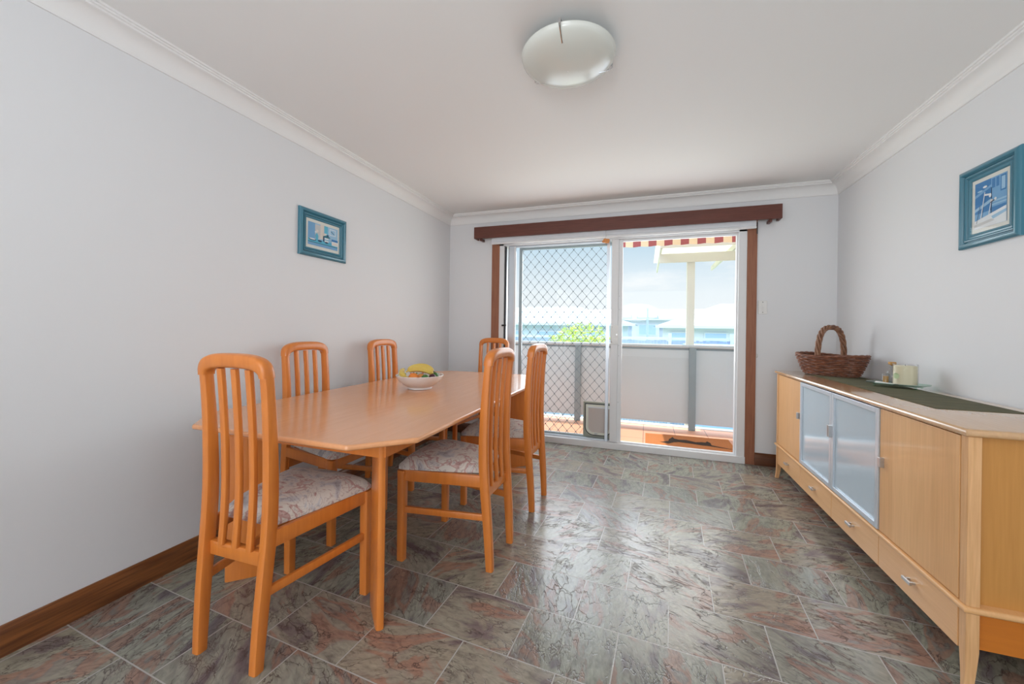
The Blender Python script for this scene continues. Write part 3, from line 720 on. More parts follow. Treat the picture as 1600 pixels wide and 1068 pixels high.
banana(bp(0, 0, .1), [vp(-.078, .035, .018), vp(-.045, .02, .048), vp(.045, .01, .052), vp(.094, .03, -.006)], .0275, 'large yellow banana arching over the top of the fruit bowl')
banana(bp(0, 0, .1), [vp(-.082, -.03, .020), vp(-.03, -.040, .052), vp(.050, -.040, .050), vp(.088, -.04, .005)], .023, 'yellow banana lying behind the arching one in the bowl')
banana(bp(0, 0, .1), [vp(-.075, .085, -.010), vp(-.112, .060, .0), vp(-.128, .015, .010), vp(-.112, -.040, .028)], .020, 'yellow banana with dark tip at the left side of the bowl')

# ------------------------------------------------------------------ sideboard
SX, SY0, SY1, ST = 3.085, -2.24, -.285, .853
sb = tag(empty('sideboard', (SX, (SY0+SY1)/2, 0)), 'long pale beech sideboard with two frosted glass doors and four drawers', 'sideboard')
ox, oy = SX, (SY0+SY1)/2
def B(x0, x1, y0, y1, z0, z1): return (x0-ox, x1-ox, y0-oy, y1-oy, z0, z1)
SD = W-.022
def round_slab(name, x0, x1, y0, y1, z0, z1, m, n=6):   # bull-nosed on front and ends
    bm = bmesh.new(); h = (z1-z0)/2; rings = []
    for i in range(n+1):
        a = -pi/2+pi*i/n; e_ = h*(cos(a)); z = (z0+z1)/2+h*sin(a)
        rings.append([bm.verts.new((x-ox, y-oy, z)) for x, y in ((x0-e_, y0-e_), (x1, y0-e_), (x1, y1+e_), (x0-e_, y1+e_))])
    for a, b in zip(rings, rings[1:]):
        for i in range(4): bm.faces.new((a[i], a[(i+1) % 4], b[(i+1) % 4], b[i]))
    bm.faces.new(rings[0][::-1]); bm.faces.new(rings[-1])
    return finish(name, bm, m, sb, smooth=50)
top_m = mat('pale_beech_gloss_top', (.66, .40, .20), .12, .7, coat=1.0, noise_col=((.60, .35, .165), 8, (12, .7, 12)))
round_slab('worktop', SX+.003, SD, SY0+.003, SY1-.003, ST-.026, ST, top_m)
round_slab('belt_moulding', SX+.004, SD, SY0+.004, SY1-.004, .258, .280, maple_h)
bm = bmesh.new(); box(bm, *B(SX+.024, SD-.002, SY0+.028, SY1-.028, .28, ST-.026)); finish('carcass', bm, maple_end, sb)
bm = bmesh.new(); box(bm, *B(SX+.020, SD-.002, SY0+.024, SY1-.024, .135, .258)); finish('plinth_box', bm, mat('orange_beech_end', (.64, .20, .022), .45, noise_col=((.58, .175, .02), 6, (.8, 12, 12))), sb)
for sy, ye in ((SY0, 1), (SY1, -1)):
    ya, yb = sorted((sy+.002*ye, sy+.033*ye))
    for x0 in (SX+.004, SD-.036):
        bm = bmesh.new(); box(bm, *B(x0, x0+.034, ya, yb, .28, ST-.026)); finish('corner_post', bm, maple_v, sb, bevel=.002)
        bm = bmesh.new(); fr = x0 < SX+.1
        dirx = -1 if fr else 1
        xo = (x0 if fr else x0+.034)-ox; yo = sy+.002*ye-oy
        wy = lambda z: .031 if z > .13 else .019+.012*(z/.13)**1.3
        wx = lambda z: .034 if z > .13 else .023+.011*(z/.13)**1.3
        rings = []
        for z in (.258, .20, .135, .10, .07, .04, .015, 0):
            fl_ = 0 if z > .1 else .006*(1-z/.1)**2
            xa = xo+dirx*fl_; xb = xa-dirx*wx(z); ya_ = yo-ye*fl_; yb_ = ya_+ye*wy(z)
            rings.append([bm.verts.new((x, y, z)) for x, y in ((xa, ya_), (xb, ya_), (xb, yb_), (xa, yb_))])
        for a, b in zip(rings, rings[1:]):
            for i in range(4): bm.faces.new((a[i], a[(i+1) % 4], b[(i+1) % 4], b[i]))
        bm.faces.new(rings[0]); bm.faces.new(rings[-1])
        finish('leg', bm, maple_v, sb, bevel=.002)
div = [-.330, -.797, -1.268, -1.735, -2.203]
zt0, zt1 = .284, ST-.030
def knob_plate(par, y, z, m=steel):
    boxo('handle', B(SX-.016, SX-.0, y-.009, y+.009, z-.020, z+.020), m, par, bevel=.002)
for k in range(4):
    y1, y0 = div[k]-.0015, div[k+1]+.0015
    if k in (0, 3):
        d = empty('door'); d.parent = sb
        boxo('door_panel', B(SX+.004, SX+.022, y0, y1, zt0, zt1), veneer_m, d, bevel=.0012)
        boxo('handle', B(SX-.012, SX+.005, (y1-.034 if k == 3 else y0+.014), (y1-.014 if k == 3 else y0+.034), .570, .612), steel, d, bevel=.0015)
    else:
        d = empty('glass_door'); d.parent = sb; d['label'] = 'frosted pale blue glass door in a silver aluminium frame'
        bm = bmesh.new(); fw = .024
        for b_ in ((y0, y0+fw, zt0, zt1), (y1-fw, y1, zt0, zt1), (y0+fw, y1-fw, zt0, zt0+fw), (y0+fw, y1-fw, zt1-fw, zt1)): box(bm, *B(SX-.002, SX+.020, b_[0], b_[1], b_[2], b_[3]))
        finish('aluminium_frame', bm, alu_g, d, bevel=.0015)
        boxo('frosted_pane', B(SX+.009, SX+.014, y0+fw, y1-fw, zt0+fw, zt1-fw), frost, d, bevel=0)
        yy = y0+.007 if k == 1 else y1-.007
        boxo('handle', B(SX-.018, SX-.002, yy-.005, yy+.005, .575, .640), steel, d, bevel=.001)
    dr = empty('drawer'); dr.parent = sb
    boxo('drawer_front', B(SX+.004, SX+.022, y0, y1, .124, .256), maple_h, dr, bevel=.0012)
    ym = (y0+y1)/2
    bm = bmesh.new(); box(bm, *B(SX-.018, SX-.010, ym-.026, ym+.026, .190, .202)); box(bm, *B(SX-.012, SX+.005, ym-.020, ym-.012, .192, .200)); box(bm, *B(SX-.012, SX+.005, ym+.012, ym+.020, .192, .200)); finish('handle', bm, steel, dr, bevel=.001)
# things on the sideboard
rn = tag(empty('table_runner', (3.34, -1.10, ST)), 'olive-brown woven bamboo runner lying along the sideboard top', 'table runner')
bm = bmesh.new(); yy = -.75
def rx(y): return 0
nseg = 60
ra, rb = [], []
for i in range(nseg+1):
    y = -1.845+i*(1.845-.42)/nseg
    zz = .0025
    x0 = 3.222+(y+1.845)/1.425*.012; x1 = 3.502
    ra.append([bm.verts.new((x0-3.34, y+1.10, z)) for z in (0.0004, zz)]); rb.append([bm.verts.new((x1-3.34, y+1.10, z)) for z in (0.0004, zz)])
for i in range(nseg):
    bm.faces.new((ra[i][1], ra[i+1][1], rb[i+1][1], rb[i][1])); bm.faces.new((ra[i][0], ra[i+1][0], rb[i+1][0], rb[i][0]))
    bm.faces.new((ra[i][0], ra[i+1][0], ra[i+1][1], ra[i][1])); bm.faces.new((rb[i][0], rb[i+1][0], rb[i+1][1], rb[i][1]))
bm.faces.new((ra[0][0], rb[0][0], rb[0][1], ra[0][1])); bm.faces.new((ra[-1][0], rb[-1][0], rb[-1][1], ra[-1][1]))
finish('runner_cloth', bm, runner_m, rn)
bm = bmesh.new(); random.seed(4)
for i in range(150):
    y = -.742+i*1.42/150; x_ = -.118+(y+.742)/1.425*.012
    box(bm, x_-.004, x_+.001, y, y+.004, .0006, .0022)
tag(finish('fringed_edge', bm, runner_m, rn), kind=None)
RT = ST+.003
# wicker basket
bk = tag(empty('wicker_basket', (3.352, -.525, RT), R(-58)), 'dark brown boat-shaped wicker basket with twisted hoop handle on sideboard end', 'basket')
LA, LB, BH = .212, .150, .128
def oval(a, u, zf):  # superellipse outline, rim flares up at ends
    c, s = cos(a), sin(a); ex = .82
    x = u*LA*(abs(c)**ex)*(1 if c > 0 else -1); y = u*LB*(abs(s)**ex)*(1 if s > 0 else -1)
    return x, y
nst = 28; rows = 10
bm = bmesh.new()
for r_ in range(rows):
    t = (r_+.5)/rows; u = .76+.24*t**.9; z = .006+t*(BH-.010)
    pts = []
    for i in range(nst*2):
        a = 2*pi*i/(nst*2); x, y = oval(a, u, 0); s_ = (1 if (i//2+r_) % 2 else -1)*.0070*(1 if i % 2 else .3)
        nrm = Vector((x/LA/LA, y/LB/LB, 0)).normalized()
        lift = .014*(abs(x)/LA)**2*t
        pts.append((x+nrm.x*s_, y+nrm.y*s_, z+lift))
    tube(bm, pts, .0058, n=6, closed=True)
finish('woven_sides', bm, wicker, bk)
bm = bmesh.new()
for i in range(nst):
    a = 2*pi*i/nst; p0 = oval(a, .76, 0); p1 = oval(a, 1.0, 0); tube(bm, [(p0[0], p0[1], .003), (p1[0], p1[1], BH+.014*(abs(p1[0])/LA)**2)], .0034, n=5)
finish('stakes', bm, wicker, bk)
bm = bmesh.new(); pts = [(*oval(2*pi*i/40, .76, 0), 0) for i in range(40)]; vs = [bm.verts.new((x, y, .004)) for x, y, _ in pts]; vs2 = [bm.verts.new((x, y, .0)) for x, y, _ in pts]; bm.faces.new(vs); bm.faces.new(vs2[::-1])
for i in range(40): bm.faces.new((vs2[i], vs2[(i+1) % 40], vs[(i+1) % 40], vs[i]))
finish('base', bm, wicker, bk)
bm = bmesh.new()
for ph in (0, 2.1, 4.2):
    pts = []
    for i in range(160):
        a = 2*pi*i/160; x, y = oval(a, 1.0, 0); q = a*9+ph; nrm = Vector((x/LA/LA, y/LB/LB, 0)).normalized()
        pts.append((x+nrm.x*.005*cos(q), y+nrm.y*.005*cos(q), BH+.014*(abs(x)/LA)**2+.004+.005*sin(q)))
    tube(bm, pts, .0056, n=6, closed=True)
finish('twisted_rim', bm, wicker, bk)
bm = bmesh.new()
for ph in (0, 1.26, 2.51, 3.77, 5.03):
    pts = []
    for i in range(90):
        t = i/89; a = pi*t; hw = LB*.80
        y = -cos(a); y = hw*(abs(y)**.72)*(1 if y > 0 else -1); z = .06+(.340-.06)*(sin(a)**.62) if 0 < t < 1 else .06
        q = t*17+ph; pts.append((.013*cos(q), y*(1+.10*sin(q)), z+.012*sin(q)*sin(a)))
    tube(bm, pts, .0068, n=6)
finish('hoop_handle', bm, wicker_l, bk)
# glass tray, candle, bottle, card
ty = tag(empty('glass_tray', (3.440, -1.130, RT), R(-40)), 'pale green glass tray on little feet under the candle', 'tray')
bm = bmesh.new(); bmesh.ops.create_grid(bm, x_segments=10, y_segments=10, size=.5)
for v in bm.verts:
    x, y = v.co.x*2, v.co.y*2
    k = max(abs(x), abs(y)); v.co = Vector((x*.130*(1-.10*y*y), y*.082*(1-.10*x*x), .014+.010*max(0, k-.7)/.3))
g = bmesh.ops.solidify(bm, geom=bm.faces[:], thickness=.003); finish('tray_plate', bm, tray_m, ty, smooth=60)
for sx, sy in ((-1, -1), (1, -1), (1, 1), (-1, 1)):
    bm = bmesh.new(); blob(bm, (sx*.085, sy*.05, .0065), .0065, 0, 0, 2); finish('foot', bm, tray_m, ty, smooth=180)
TZ = RT+.0155
cn = tag(empty('jar_candle', (3.463, -1.150, TZ)), 'wide cream candle in clear glass jar with pale green label on tray', 'candle')
bm = bmesh.new(); lathe(bm, [(.001, 0), (.051, 0), (.053, .003), (.053, .116), (.051, .118), (.050, .116), (.050, .006), (.001, .005)], n=40, cap=False); finish('glass_jar', bm, jar_m, cn)
bm = bmesh.new(); lathe(bm, [(.001, .006), (.0492, .006), (.0492, .106), (.046, .108), (.001, .107)], n=40, cap=False); finish('wax', bm, wax, cn)
for q in ((0, 0), ): 
    bm = bmesh.new(); tube(bm, [(0, 0, .106), (.001, 0, .115)], .0012, 6); finish('wick', bm, wick, cn)
bm = bmesh.new(); a0 = math.atan2(-3.9118+1.15, 2.0995-3.463)-.75; ns = 24; vs = []
for i in range(ns):
    q = 2*pi*i/ns; aa = a0+.30*cos(q); vs.append(bm.verts.new((.0533*cos(aa), .0533*sin(aa), .052+.016*sin(q))))
bm.faces.new(vs); finish('round_label', bm, label_g, cn, smooth=None)
bt = tag(empty('corked_bottle', (3.462, -1.030, TZ)), 'small clear glass bottle with cork stopper behind the candle', 'bottle')
bm = bmesh.new(); lathe(bm, [(.001, 0), (.024, 0), (.026, .003), (.026, .058), (.018, .070), (.008, .076), (.008, .088), (.011, .090), (.008, .092), (.008, .104)], n=24, cap=False); finish('bottle_glass', bm, bottle_m, bt)
bm = bmesh.new(); lathe(bm, [(.006, .098), (.010, .104), (.017, .105), (.018, .108), (.018, .117), (.016, .120)], n=20); finish('cork_stopper', bm, cork, bt)
sj = tag(empty('cork_jar', (3.412, -1.075, TZ)), 'tiny glass jar holding a tan cork cylinder left of the candle', 'jar')
bm = bmesh.new(); lathe(bm, [(.001, 0), (.015, 0), (.017, .002), (.017, .050), (.012, .056), (.007, .058)], n=20, cap=False); finish('jar_glass', bm, bottle_m, sj)
bm = bmesh.new(); lathe(bm, [(.0125, .002), (.0125, .040)], n=20); finish('cork_cylinder', bm, cork, sj)
cd_ = tag(empty('folded_card', (3.385, -1.115, TZ), R(-38)), 'folded white paper slip lying on the left end of the tray', 'paper')
bm = bmesh.new()
for pts in ([(-.035, -.030, .002), (.045, -.038, .004), (.050, -.012, .006), (-.034, -.004, .012)], [(-.034, -.004, .012), (.050, -.012, .006), (.04, .01, .003), (-.03, .018, .004)]):
    bm.faces.new([bm.verts.new(p) for p in pts])
bmesh.ops.remove_doubles(bm, verts=bm.verts, dist=.0001); bmesh.ops.solidify(bm, geom=bm.faces[:], thickness=.0008); finish('paper', bm, white_pl, cd_, smooth=None)

# ------------------------------------------------------------------ pictures
def picture(name, w_, h_, fw, loc, rz, label, art, mats, mw=(.03, .03, .03, .03)):
    """local: x across, z up, faces -y"""
    o = tag(empty(name, loc, rz), label, 'picture'); hw, hh = w_/2, h_/2
    prof = [(0, 0), (0, .014), (.004, .019), (.014, .024), (.020, .024), (.026, .016), (.028, .008), (.031, .008), (.033, .015), (.038, .017), (.043, .013), (.045, .008), (fw-.012, .009), (fw-.010, .012), (fw-.004, .011), (fw, .006), (fw, .004)]
    bm = bmesh.new(); rings = []
    for d, y in prof: rings.append([bm.verts.new((sx*(hw-d), -y, sz*(hh-d))) for sx, sz in ((-1, -1), (1, -1), (1, 1), (-1, 1))])
    for a, b in zip(rings, rings[1:]):
        for i in range(4): bm.faces.new((a[i], a[(i+1) % 4], b[(i+1) % 4], b[i]))
    finish('frame', bm, teal, o, smooth=30)
    bm = bmesh.new(); box(bm, -hw+fw-.002, hw-fw+.002, -.0042, -.001, -hh+fw-.002, hh-fw+.002); finish('mount', bm, matb, o)
    bm = bmesh.new(); aw, ah = hw-fw-mw[0], hh-fw-mw[1]
    for k, (mi, poly) in enumerate(art):
        vs = [bm.verts.new((x*aw, -.0048-k*.00012, z*ah)) for x, z in poly]; bm.faces.new(vs).material_index = mi
    finish('printed_art', bm, mats, o, smooth=None)
    bm = bmesh.new(); v = [bm.verts.new((x, -.0095, z)) for x, z in ((-hw+fw, -hh+fw), (hw-fw, -hh+fw), (hw-fw, hh-fw), (-hw+fw, hh-fw))]; bm.faces.new(v); finish('glazing', bm, pane_m, o, smooth=None)
    return o
AM = [mat('art_'+n_, c_, .7) for n_, c_ in (('pale_blue', (.36, .58, .78)), ('aqua', (.12, .48, .66)), ('deep_blue', (.05, .22, .50)), ('cream', (.80, .72, .66)), ('navy', (.03, .08, .16)), ('white', (.82, .84, .86)), ('mid_blue', (.20, .42, .68)), ('sand', (.62, .62, .62)), ('dark_teal', (.03, .18, .24)))]
def rect(x0, x1, z0, z1): return [(x0, z0), (x1, z0), (x1, z1), (x0, z1)]
def ell(cx, cz, rx_, rz_, n=12): return [(cx+rx_*cos(2*pi*i/n), cz+rz_*sin(2*pi*i/n)) for i in range(n)]
art1 = [(0, rect(-1, 1, -1, 1)), (6, rect(-1, -.55, -.5, 1)), (3, rect(-.2, .05, -.3, 1)), (7, rect(-.55, -.2, -.35, .9)), (1, rect(.05, .3, .1, 1)), (0, rect(.3, 1, .1, 1)), (5, rect(.42, .86, .28, .86)), (0, rect(.46, .82, .34, .80)), (4, [(.52, .62), (.72, .42), (.75, .46), (.55, .68)]), (1, rect(-1, 1, -.72, -.40)), (8, rect(-1, 1, -.76, -.70)), (6, rect(-1, 1, -1, -.76)),
        (4, ell(-.72, -.50, .24, .10)), (5, ell(-.72, -.46, .20, .06)), (4, ell(-.24, -.50, .14, .09)), (1, [(-.52, -.45), (-.36, -.45), (-.33, -.1), (-.40, .12), (-.48, .12), (-.55, -.1)]), (3, ell(-.42, .34, .09, .12)), (5, ell(-.52, .22, .06, .08)), (4, rect(-.02, .05, -.45, .05)), (5, rect(.08, .34, -.46, -.08)), (1, rect(.08, .34, -.30, -.22)), (8, ell(.22, .02, .24, .09)), (3, ell(.04, .20, .10, .12)), (4, ell(.28, .16, .07, .09)), (5, ell(.16, .26, .06, .07)), (4, ell(.2, -.50, .12, .07)), (2, rect(.56, 1, -.25, -.05)), (5, rect(.56, 1, -.62, -.25)), (3, rect(.6, .96, -.56, -.34))]
picture('framed_picture', .405, .306, .058, (0, -1.8175, 1.765), R(90), 'small teal-framed landscape picture of blue flowers on the left wall', art1, AM, (.016, .020))
art2 = [(6, rect(-1, 1, -1, 1)), (2, rect(-1, .1, -.35, 1)), (6, [(-1, .35), (.1, .65), (.1, .75), (-1, .48)]), (0, [(-1, -.25), (.1, .0), (.1, .15), (-1, -.12)]), (6, rect(.05, 1, -.3, 1)), (2, rect(.1, .3, .55, .95)), (2, rect(.36, .54, .55, .95)), (2, rect(.62, .95, .3, .95)), (0, rect(.68, .9, .36, .88)), (4, rect(.06, .10, -.6, .6)), (0, rect(.12, 1, -.05, .02)), (0, rect(.12, 1, -.18, -.12)), (2, rect(.12, .95, -.45, -.25)),
        (5, [(-1, -.65), (0, -.5), (1, -.35), (1, -1), (-1, -1)]), (7, [(-1, -.8), (.1, -.72), (.3, -.82), (-1, -.92)]), (0, [(.1, -.62), (1, -.48), (1, -.6), (.2, -.76)]),
        (5, [(-.62, -.7), (-.56, -.7), (-.3, .5), (-.35, .5)]), (5, [(-.35, .42), (.05, .36), (.05, .28), (-.35, .34)]), (5, [(-.1, -.62), (-.05, -.62), (.12, .1), (.08, .1)]), (4, [(-.86, -.75), (-.83, -.75), (-.6, .0), (-.63, .0)]), (5, ell(.02, .28, .08, .09)), (3, ell(.12, .02, .10, .06)), (5, ell(.35, .06, .08, .06)), (5, ell(-.3, .72, .14, .05)), (0, ell(-.62, .6, .18, .04)), (4, [(.02, -.02), (.3, .04), (.3, .0), (.02, -.06)])]
picture('framed_picture', .340, .380, .064, (W, -1.518, 1.765), R(-90), 'teal-framed blue seaside picture on the right wall above the sideboard', art2, AM, (.018, .018))

# ------------------------------------------------------------------ balcony and beyond
struct(boxo('balcony_floor', (-.9, 4.6, .0, 1.24, -.12, -.02), terra, bevel=0))
struct(boxo('balcony_kerb', (-.9, 4.6, 1.24, 1.34, -.14, -.012), mat('pale_kerb', (.78, .78, .80), .6), bevel=.004))
struct(boxo('eave', (-1.2, 5.0, .14, .5, 2.40, 2.50), eave_m, bevel=0))
bx = lambda x0, x1: (x0, x1)
rl = tag(empty('balcony_railing', (1.9, 1.15, -.02)), 'grey balcony railing with solid sheet panels and round handrail outside door', 'railing')
bm = bmesh.new(); sweep(bm, [(-2.75, 0, .990), (2.7, 0, .990)], .055, .040, (0, 1, 0), .014); finish('handrail', bm, rail_top_m, rl)
bm = bmesh.new(); sweep(bm, [(-2.75, .014, .955), (2.7, .014, .955)], .022, .03, (0, 1, 0), .004); finish('under_rail', bm, rail_m, rl)
posts = [-.63, .72, 2.05, -1.98]
for x in posts: boxo('post', (x-.038, x+.038, -.036, -.004, 0, .972), rail_m, rl, bevel=.003)
pxs = [-2.75]+sorted(posts)+[2.7]
for a, b in zip(pxs, pxs[1:]): boxo('sheet_panel', (a+.003, b-.003, -.003, .004, .072, .945), rail_panel, rl, bevel=0)
# door mat
dm = tag(empty('door_mat', (2.51, .58, -.02)), 'orange-brown coir door mat with a running animal silhouette on the balcony', 'door mat')
bm = bmesh.new(); mp_ = [(-.405, -.30), (.43, -.27), (.43, .28), (-.405, .18)]; prism(bm, [(-.405, -.31), (.44, -.31), (.44, .24), (-.405, .19)], 0, .012); finish('coir_pile', bm, coir, dm, bevel=.003)
sil = [(2.250, .452), (2.33, .42), (2.385, .49), (2.44, .515), (2.56, .50), (2.66, .475), (2.70, .48), (2.80, .455), (2.93, .43), (2.83, .475), (2.745, .515), (2.745, .60), (2.72, .655), (2.70, .60), (2.66, .60), (2.60, .575), (2.52, .625), (2.44, .615), (2.40, .64), (2.385, .70), (2.365, .64), (2.345, .60), (2.335, .52), (2.28, .475)]
bm = bmesh.new(); prism(bm, [(x-2.51, y-.58+.0) for x, y in sil], .0122, .0136); finish('animal_silhouette', bm, coir_dk, dm)
# awning
aw = tag(empty('striped_awning', (2.2, .5, 2.3)), 'burgundy and cream striped canvas awning over the balcony', 'awning')
bm = bmesh.new(); a0_, a1_ = -.42, 3.2
def quad(bm, p): bm.faces.new([bm.verts.new(q) for q in p])
quad(bm, [(a0_, -.30, .34), (a1_, -.30, .34), (a1_, .80, .04), (a0_, .80, .04)]); bmesh.ops.solidify(bm, geom=bm.faces[:], thickness=.002); finish('canopy', bm, stripe_m, aw, smooth=None)
bm = bmesh.new(); n = 90; ring = []
for i in range(n+1):
    x = a0_+(a1_-a0_)*i/n; zb = -.078-.010*abs(sin(x*pi/.187)); ring.append((bm.verts.new((x, .802, .04)), bm.verts.new((x, .802+.002*sin(x*20), zb))))
for a, b in zip(ring, ring[1:]): bm.faces.new((a[0], b[0], b[1], a[1]))
finish('valance', bm, stripe_m, aw, smooth=None)
bm = bmesh.new(); tube(bm, [(a0_, .80, .04), (a1_, .80, .04)], .014, 8); finish('front_bar', bm, alu_w, aw)
# pergola
pg = tag(empty('cream_pergola', (2.67, 2.0, -3)), 'cream painted pergola post with beams and pale roof beyond the railing', 'pergola')
boxo('post', (-.05, .05, -.05, .05, 0, 5.16), cream_p, pg, bevel=.004)
bm = bmesh.new(); box(bm, -.41, 2.2, -.075, -.052, 5.10, 5.225); finish('beam', bm, cream_p, pg, bevel=.003)
bm = bmesh.new(); box(bm, -.41, 2.2, -1.0+.55, -.425, 5.235, 5.36); finish('beam', bm, cream_p, pg, bevel=.003)
bm = bmesh.new(); box(bm, -.41, -.385, -.425, 1.8, 5.225, 5.31); finish('rafter', bm, cream_p, pg, bevel=.003)
bm = bmesh.new()
for xr in (.5, 1.3): box(bm, xr, xr+.03, -.425, 1.8, 5.235, 5.31)
finish('rafter', bm, cream_p, pg, bevel=.003)
bm = bmesh.new(); ns = 60; rg = []
for i in range(ns+1):
    x = -.46+2.7*i/ns; z = 5.37+.010*sin(i*2.2); rg.append((bm.verts.new((x, -.60, z)), bm.verts.new((x, 1.9, z+.05))))
for a, b in zip(rg, rg[1:]): bm.faces.new((a[0], b[0], b[1], a[1]))
bmesh.ops.solidify(bm, geom=bm.faces[:], thickness=.004); finish('roof_sheet', bm, perg_roof, pg)
# ground
struct(boxo('ground', (-80, 80, 1.5, 160, -3.2, -3.0), grass_m, bevel=0))
# tree beyond railing
def tree(name, loc, h, rx_, rz_, n, ls, m, label, seed, low=.0):
    o = tag(empty(name, loc), label, 'tree'); random.seed(seed)
    bm = bmesh.new(); tube(bm, [(0, 0, 0), (.03, .02, h*.5), (0, 0, h*.8)], lambda t: .07*(1-.6*t), 8)
    for k in range(5):
        a = k*1.3; tube(bm, [(0, 0, h*.55), (.35*rx_*cos(a), .35*rx_*sin(a), h*.72), (.6*rx_*cos(a), .6*rx_*sin(a), h*.84)], .025, 6)
    finish('trunk', bm, bark_m, o)
    bm = bmesh.new()
    for k in range(n):
        d = Vector((random.gauss(0, 1), random.gauss(0, 1), random.gauss(0, 1))).normalized(); rr_ = random.random()**.35
        lump = 1+.28*mnoise.noise(d*2.2+Vector((seed, 0, 0)))
        p = Vector((d.x*rx_*rr_*lump, d.y*rx_*rr_*lump, h-rz_+d.z*rz_*rr_*lump))
        a = Vector((random.gauss(0, 1), random.gauss(0, 1), random.gauss(0, .6))).normalized(); b = a.cross(Vector((random.random(), random.random(), 1))).normalized()
        s_ = ls*random.uniform(.6, 1.2)
        bm.faces.new([bm.verts.new(p+q) for q in (-a*s_, b*s_*.42-a*s_*.1, a*s_, -b*s_*.42-a*s_*.1)])
    tag(finish('foliage', bm, m, o, smooth=None), kind=None)
    return o
tree('garden_tree', (.45, 6.2, -3), 4.32, .95, 1.0, 5200, .055, leaf_m, 'bright yellow-green leafy tree top showing above the railing left of centre', 3)
for i, (x, y, h, lab) in enumerate(((1.55, 4.5, 1.0, 'low green shrub glimpsed under the railing at left'), (3.0, 4.7, .9, 'low green shrub glimpsed under the railing at middle'), (4.5, 4.6, 1.0, 'low green shrub glimpsed under the railing at right'))):
    s = tree('garden_shrub', (x, y, -3), h, .6, .5, 1500, .06, leaf_d, lab, 11+i); s['category'] = 'shrub'; s['group'] = 'shrubs under the balcony'
# houses far beyond, their colours paled to stand for distance haze
def house(name, loc, w_, d_, ze, zr, wins, label, wm, rm, hip=True, extras=None):
    o = tag(empty(name, loc), label, 'house'); hw = w_/2
    boxo('house_wall', (-hw, hw, 0, d_, 0, ze), wm, o, bevel=0)
    bm = bmesh.new(); e_ = .5; k = d_*.5 if hip else 0
    b_ = [bm.verts.new(p) for p in ((-hw-e_, -e_, ze), (hw+e_, -e_, ze), (hw+e_, d_+e_, ze), (-hw-e_, d_+e_, ze))]
    t_ = [bm.verts.new(p) for p in ((-hw+k, d_/2, zr), (hw-k, d_/2, zr))]
    for f in ((b_[0], b_[1], t_[1], t_[0]), (b_[1], b_[2], t_[1]), (b_[2], b_[3], t_[0], t_[1]), (b_[3], b_[0], t_[0]), (b_[3], b_[2], b_[1], b_[0])): bm.faces.new(f)
    finish('roof', bm, rm, o, smooth=None)
    bm = bmesh.new(); box(bm, -hw-e_, hw+e_, -e_-.06, -e_, ze-.12, ze+.06); finish('gutter', bm, house_w, o)
    for (x, z, ww, wh) in wins:
        f = boxo('window', (x-ww/2-.08, x+ww/2+.08, -.06, -.005, z-wh/2-.08, z+wh/2+.08), house_w, o, bevel=0)
        q = bpy.data.objects.new('pane', None); bpy.data.objects.remove(q)
        boxo('pane', (x-ww/2, x+ww/2, -.07, -.055, z-wh/2, z+wh/2), win_far, f, bevel=0)
    return o
h1 = house('house', (-5.6, 24, -3), 13, 8, 4.55, 6.0, [(-4.8, 3.3, 1.6, 1.3), (-2.0, 3.3, 1.6, 1.3), (1.0, 3.3, 1.9, 1.3), (4.2, 3.3, 1.5, 1.3)], 'wide hazy pale house with blue-grey hipped roof seen through the grille', house_b, roof_b)
h2 = house('house', (9.9, 24, -3), 13.5, 8, 4.45, 6.15, [(-5.6, 3.3, 1.2, 1.4), (-3.6, 3.3, 1.2, 1.4), (-1.2, 3.3, 2.0, 1.4), (1.8, 3.3, 1.2, 1.4), (4.6, 3.3, 1.6, 1.4)], 'hazy pale house with solar panels on its roof seen through right pane', house_w, mat('hazed_near_roof', (.54, .58, .62), .7))
for i in range(5):
    for j in range(2):
        bm = bmesh.new(); sl = (6.15-4.45)/(4.5); 
        x0 = -1.9+i*1.12+j*.0; y0 = .6+j*1.5; y1 = y0+1.35
        z = lambda y: 4.45+(y+.5)*sl+.06
        vs = [(x0, y0, z(y0)), (x0+1.04, y0, z(y0)), (x0+1.04, y1, z(y1)), (x0, y1, z(y1))]; bm.faces.new([bm.verts.new(p) for p in vs]); bmesh.ops.solidify(bm, geom=bm.faces[:], thickness=.04)
        finish('solar_panel', bm, solar_m, h2, smooth=None)
h3 = house('house', (1.2, 38, -3), 26, 9, 5.3, 6.5, [(-9, 4.2, 1.6, 1.0), (-5, 4.2, 1.6, 1.0), (1, 4.2, 1.6, 1.0), (6, 4.2, 1.6, 1.0), (10.5, 4.2, 1.6, 1.0)], 'long hazy pale distant house rising behind the nearer roofs', house_w, mat('hazed_far_roof', (.50, .54, .58), .7))
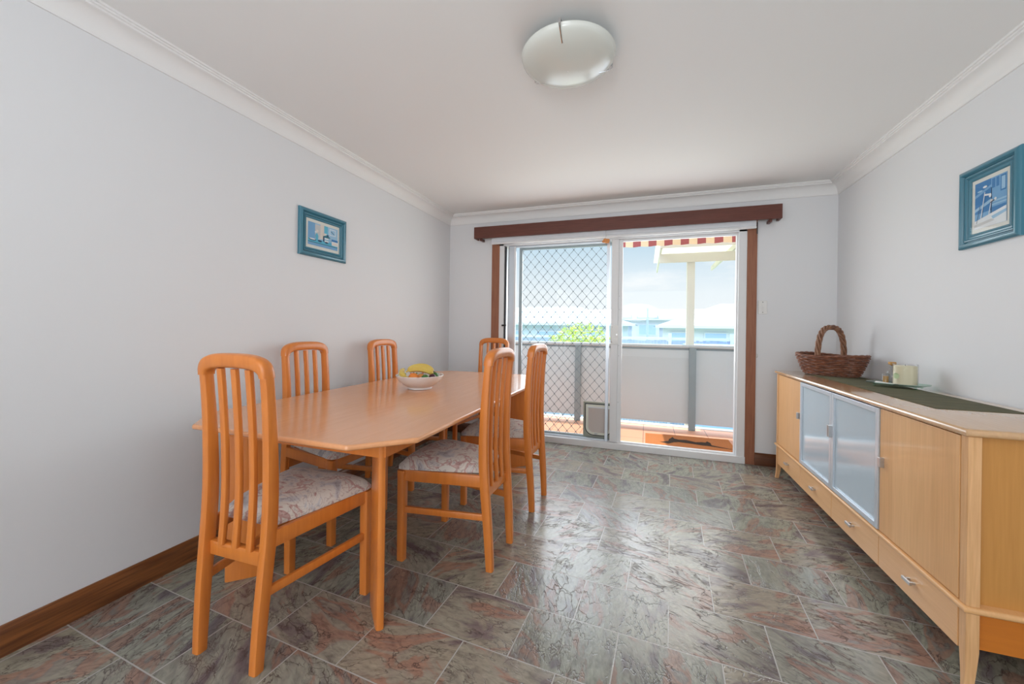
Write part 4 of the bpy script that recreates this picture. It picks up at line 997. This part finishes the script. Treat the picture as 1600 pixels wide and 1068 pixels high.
# fence between gardens
fn = tag(empty('paling_fence', (3, 13, -3)), 'long pale blue paling fence crossing the gardens beyond the balcony', 'fence')
bm = bmesh.new(); random.seed(8)
for i in range(200): x = -12+i*.12; box(bm, x, x+.112, -.01, .01, 0, 3.75+random.uniform(-.02, .02))
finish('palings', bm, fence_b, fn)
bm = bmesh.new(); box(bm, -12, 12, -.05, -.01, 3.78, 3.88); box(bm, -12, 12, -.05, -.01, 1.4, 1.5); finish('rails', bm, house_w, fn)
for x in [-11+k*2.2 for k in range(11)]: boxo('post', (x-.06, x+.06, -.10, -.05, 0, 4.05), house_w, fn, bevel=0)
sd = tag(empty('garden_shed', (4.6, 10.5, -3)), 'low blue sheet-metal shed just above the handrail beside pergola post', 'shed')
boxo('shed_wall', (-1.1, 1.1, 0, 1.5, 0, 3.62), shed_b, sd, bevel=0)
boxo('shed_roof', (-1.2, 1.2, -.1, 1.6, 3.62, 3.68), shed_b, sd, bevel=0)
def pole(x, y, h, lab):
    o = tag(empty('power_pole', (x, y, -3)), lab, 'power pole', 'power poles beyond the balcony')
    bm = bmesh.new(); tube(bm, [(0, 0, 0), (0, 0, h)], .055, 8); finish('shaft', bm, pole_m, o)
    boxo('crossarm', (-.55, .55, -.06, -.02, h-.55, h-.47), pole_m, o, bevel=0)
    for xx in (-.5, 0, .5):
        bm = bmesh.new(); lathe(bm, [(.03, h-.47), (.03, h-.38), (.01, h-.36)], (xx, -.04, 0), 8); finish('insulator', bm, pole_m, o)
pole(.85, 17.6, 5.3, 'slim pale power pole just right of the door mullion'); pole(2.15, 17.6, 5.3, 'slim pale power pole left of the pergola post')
for k, (z, lab) in enumerate(((2.02, 'upper overhead wire strung across the sky beyond the door'),)):
    o = tag(empty('overhead_wire', (.85, 17.50, 1.985)), lab, 'wire'); bm = bmesh.new()
    tube(bm, [(x, 0, -.05*abs(sin(pi*x/1.3)) if 0 <= x <= 1.3 else -.02) for x in [-9+i*.325 for i in range(72)]], .010, 5); finish('cable', bm, pole_m, o)
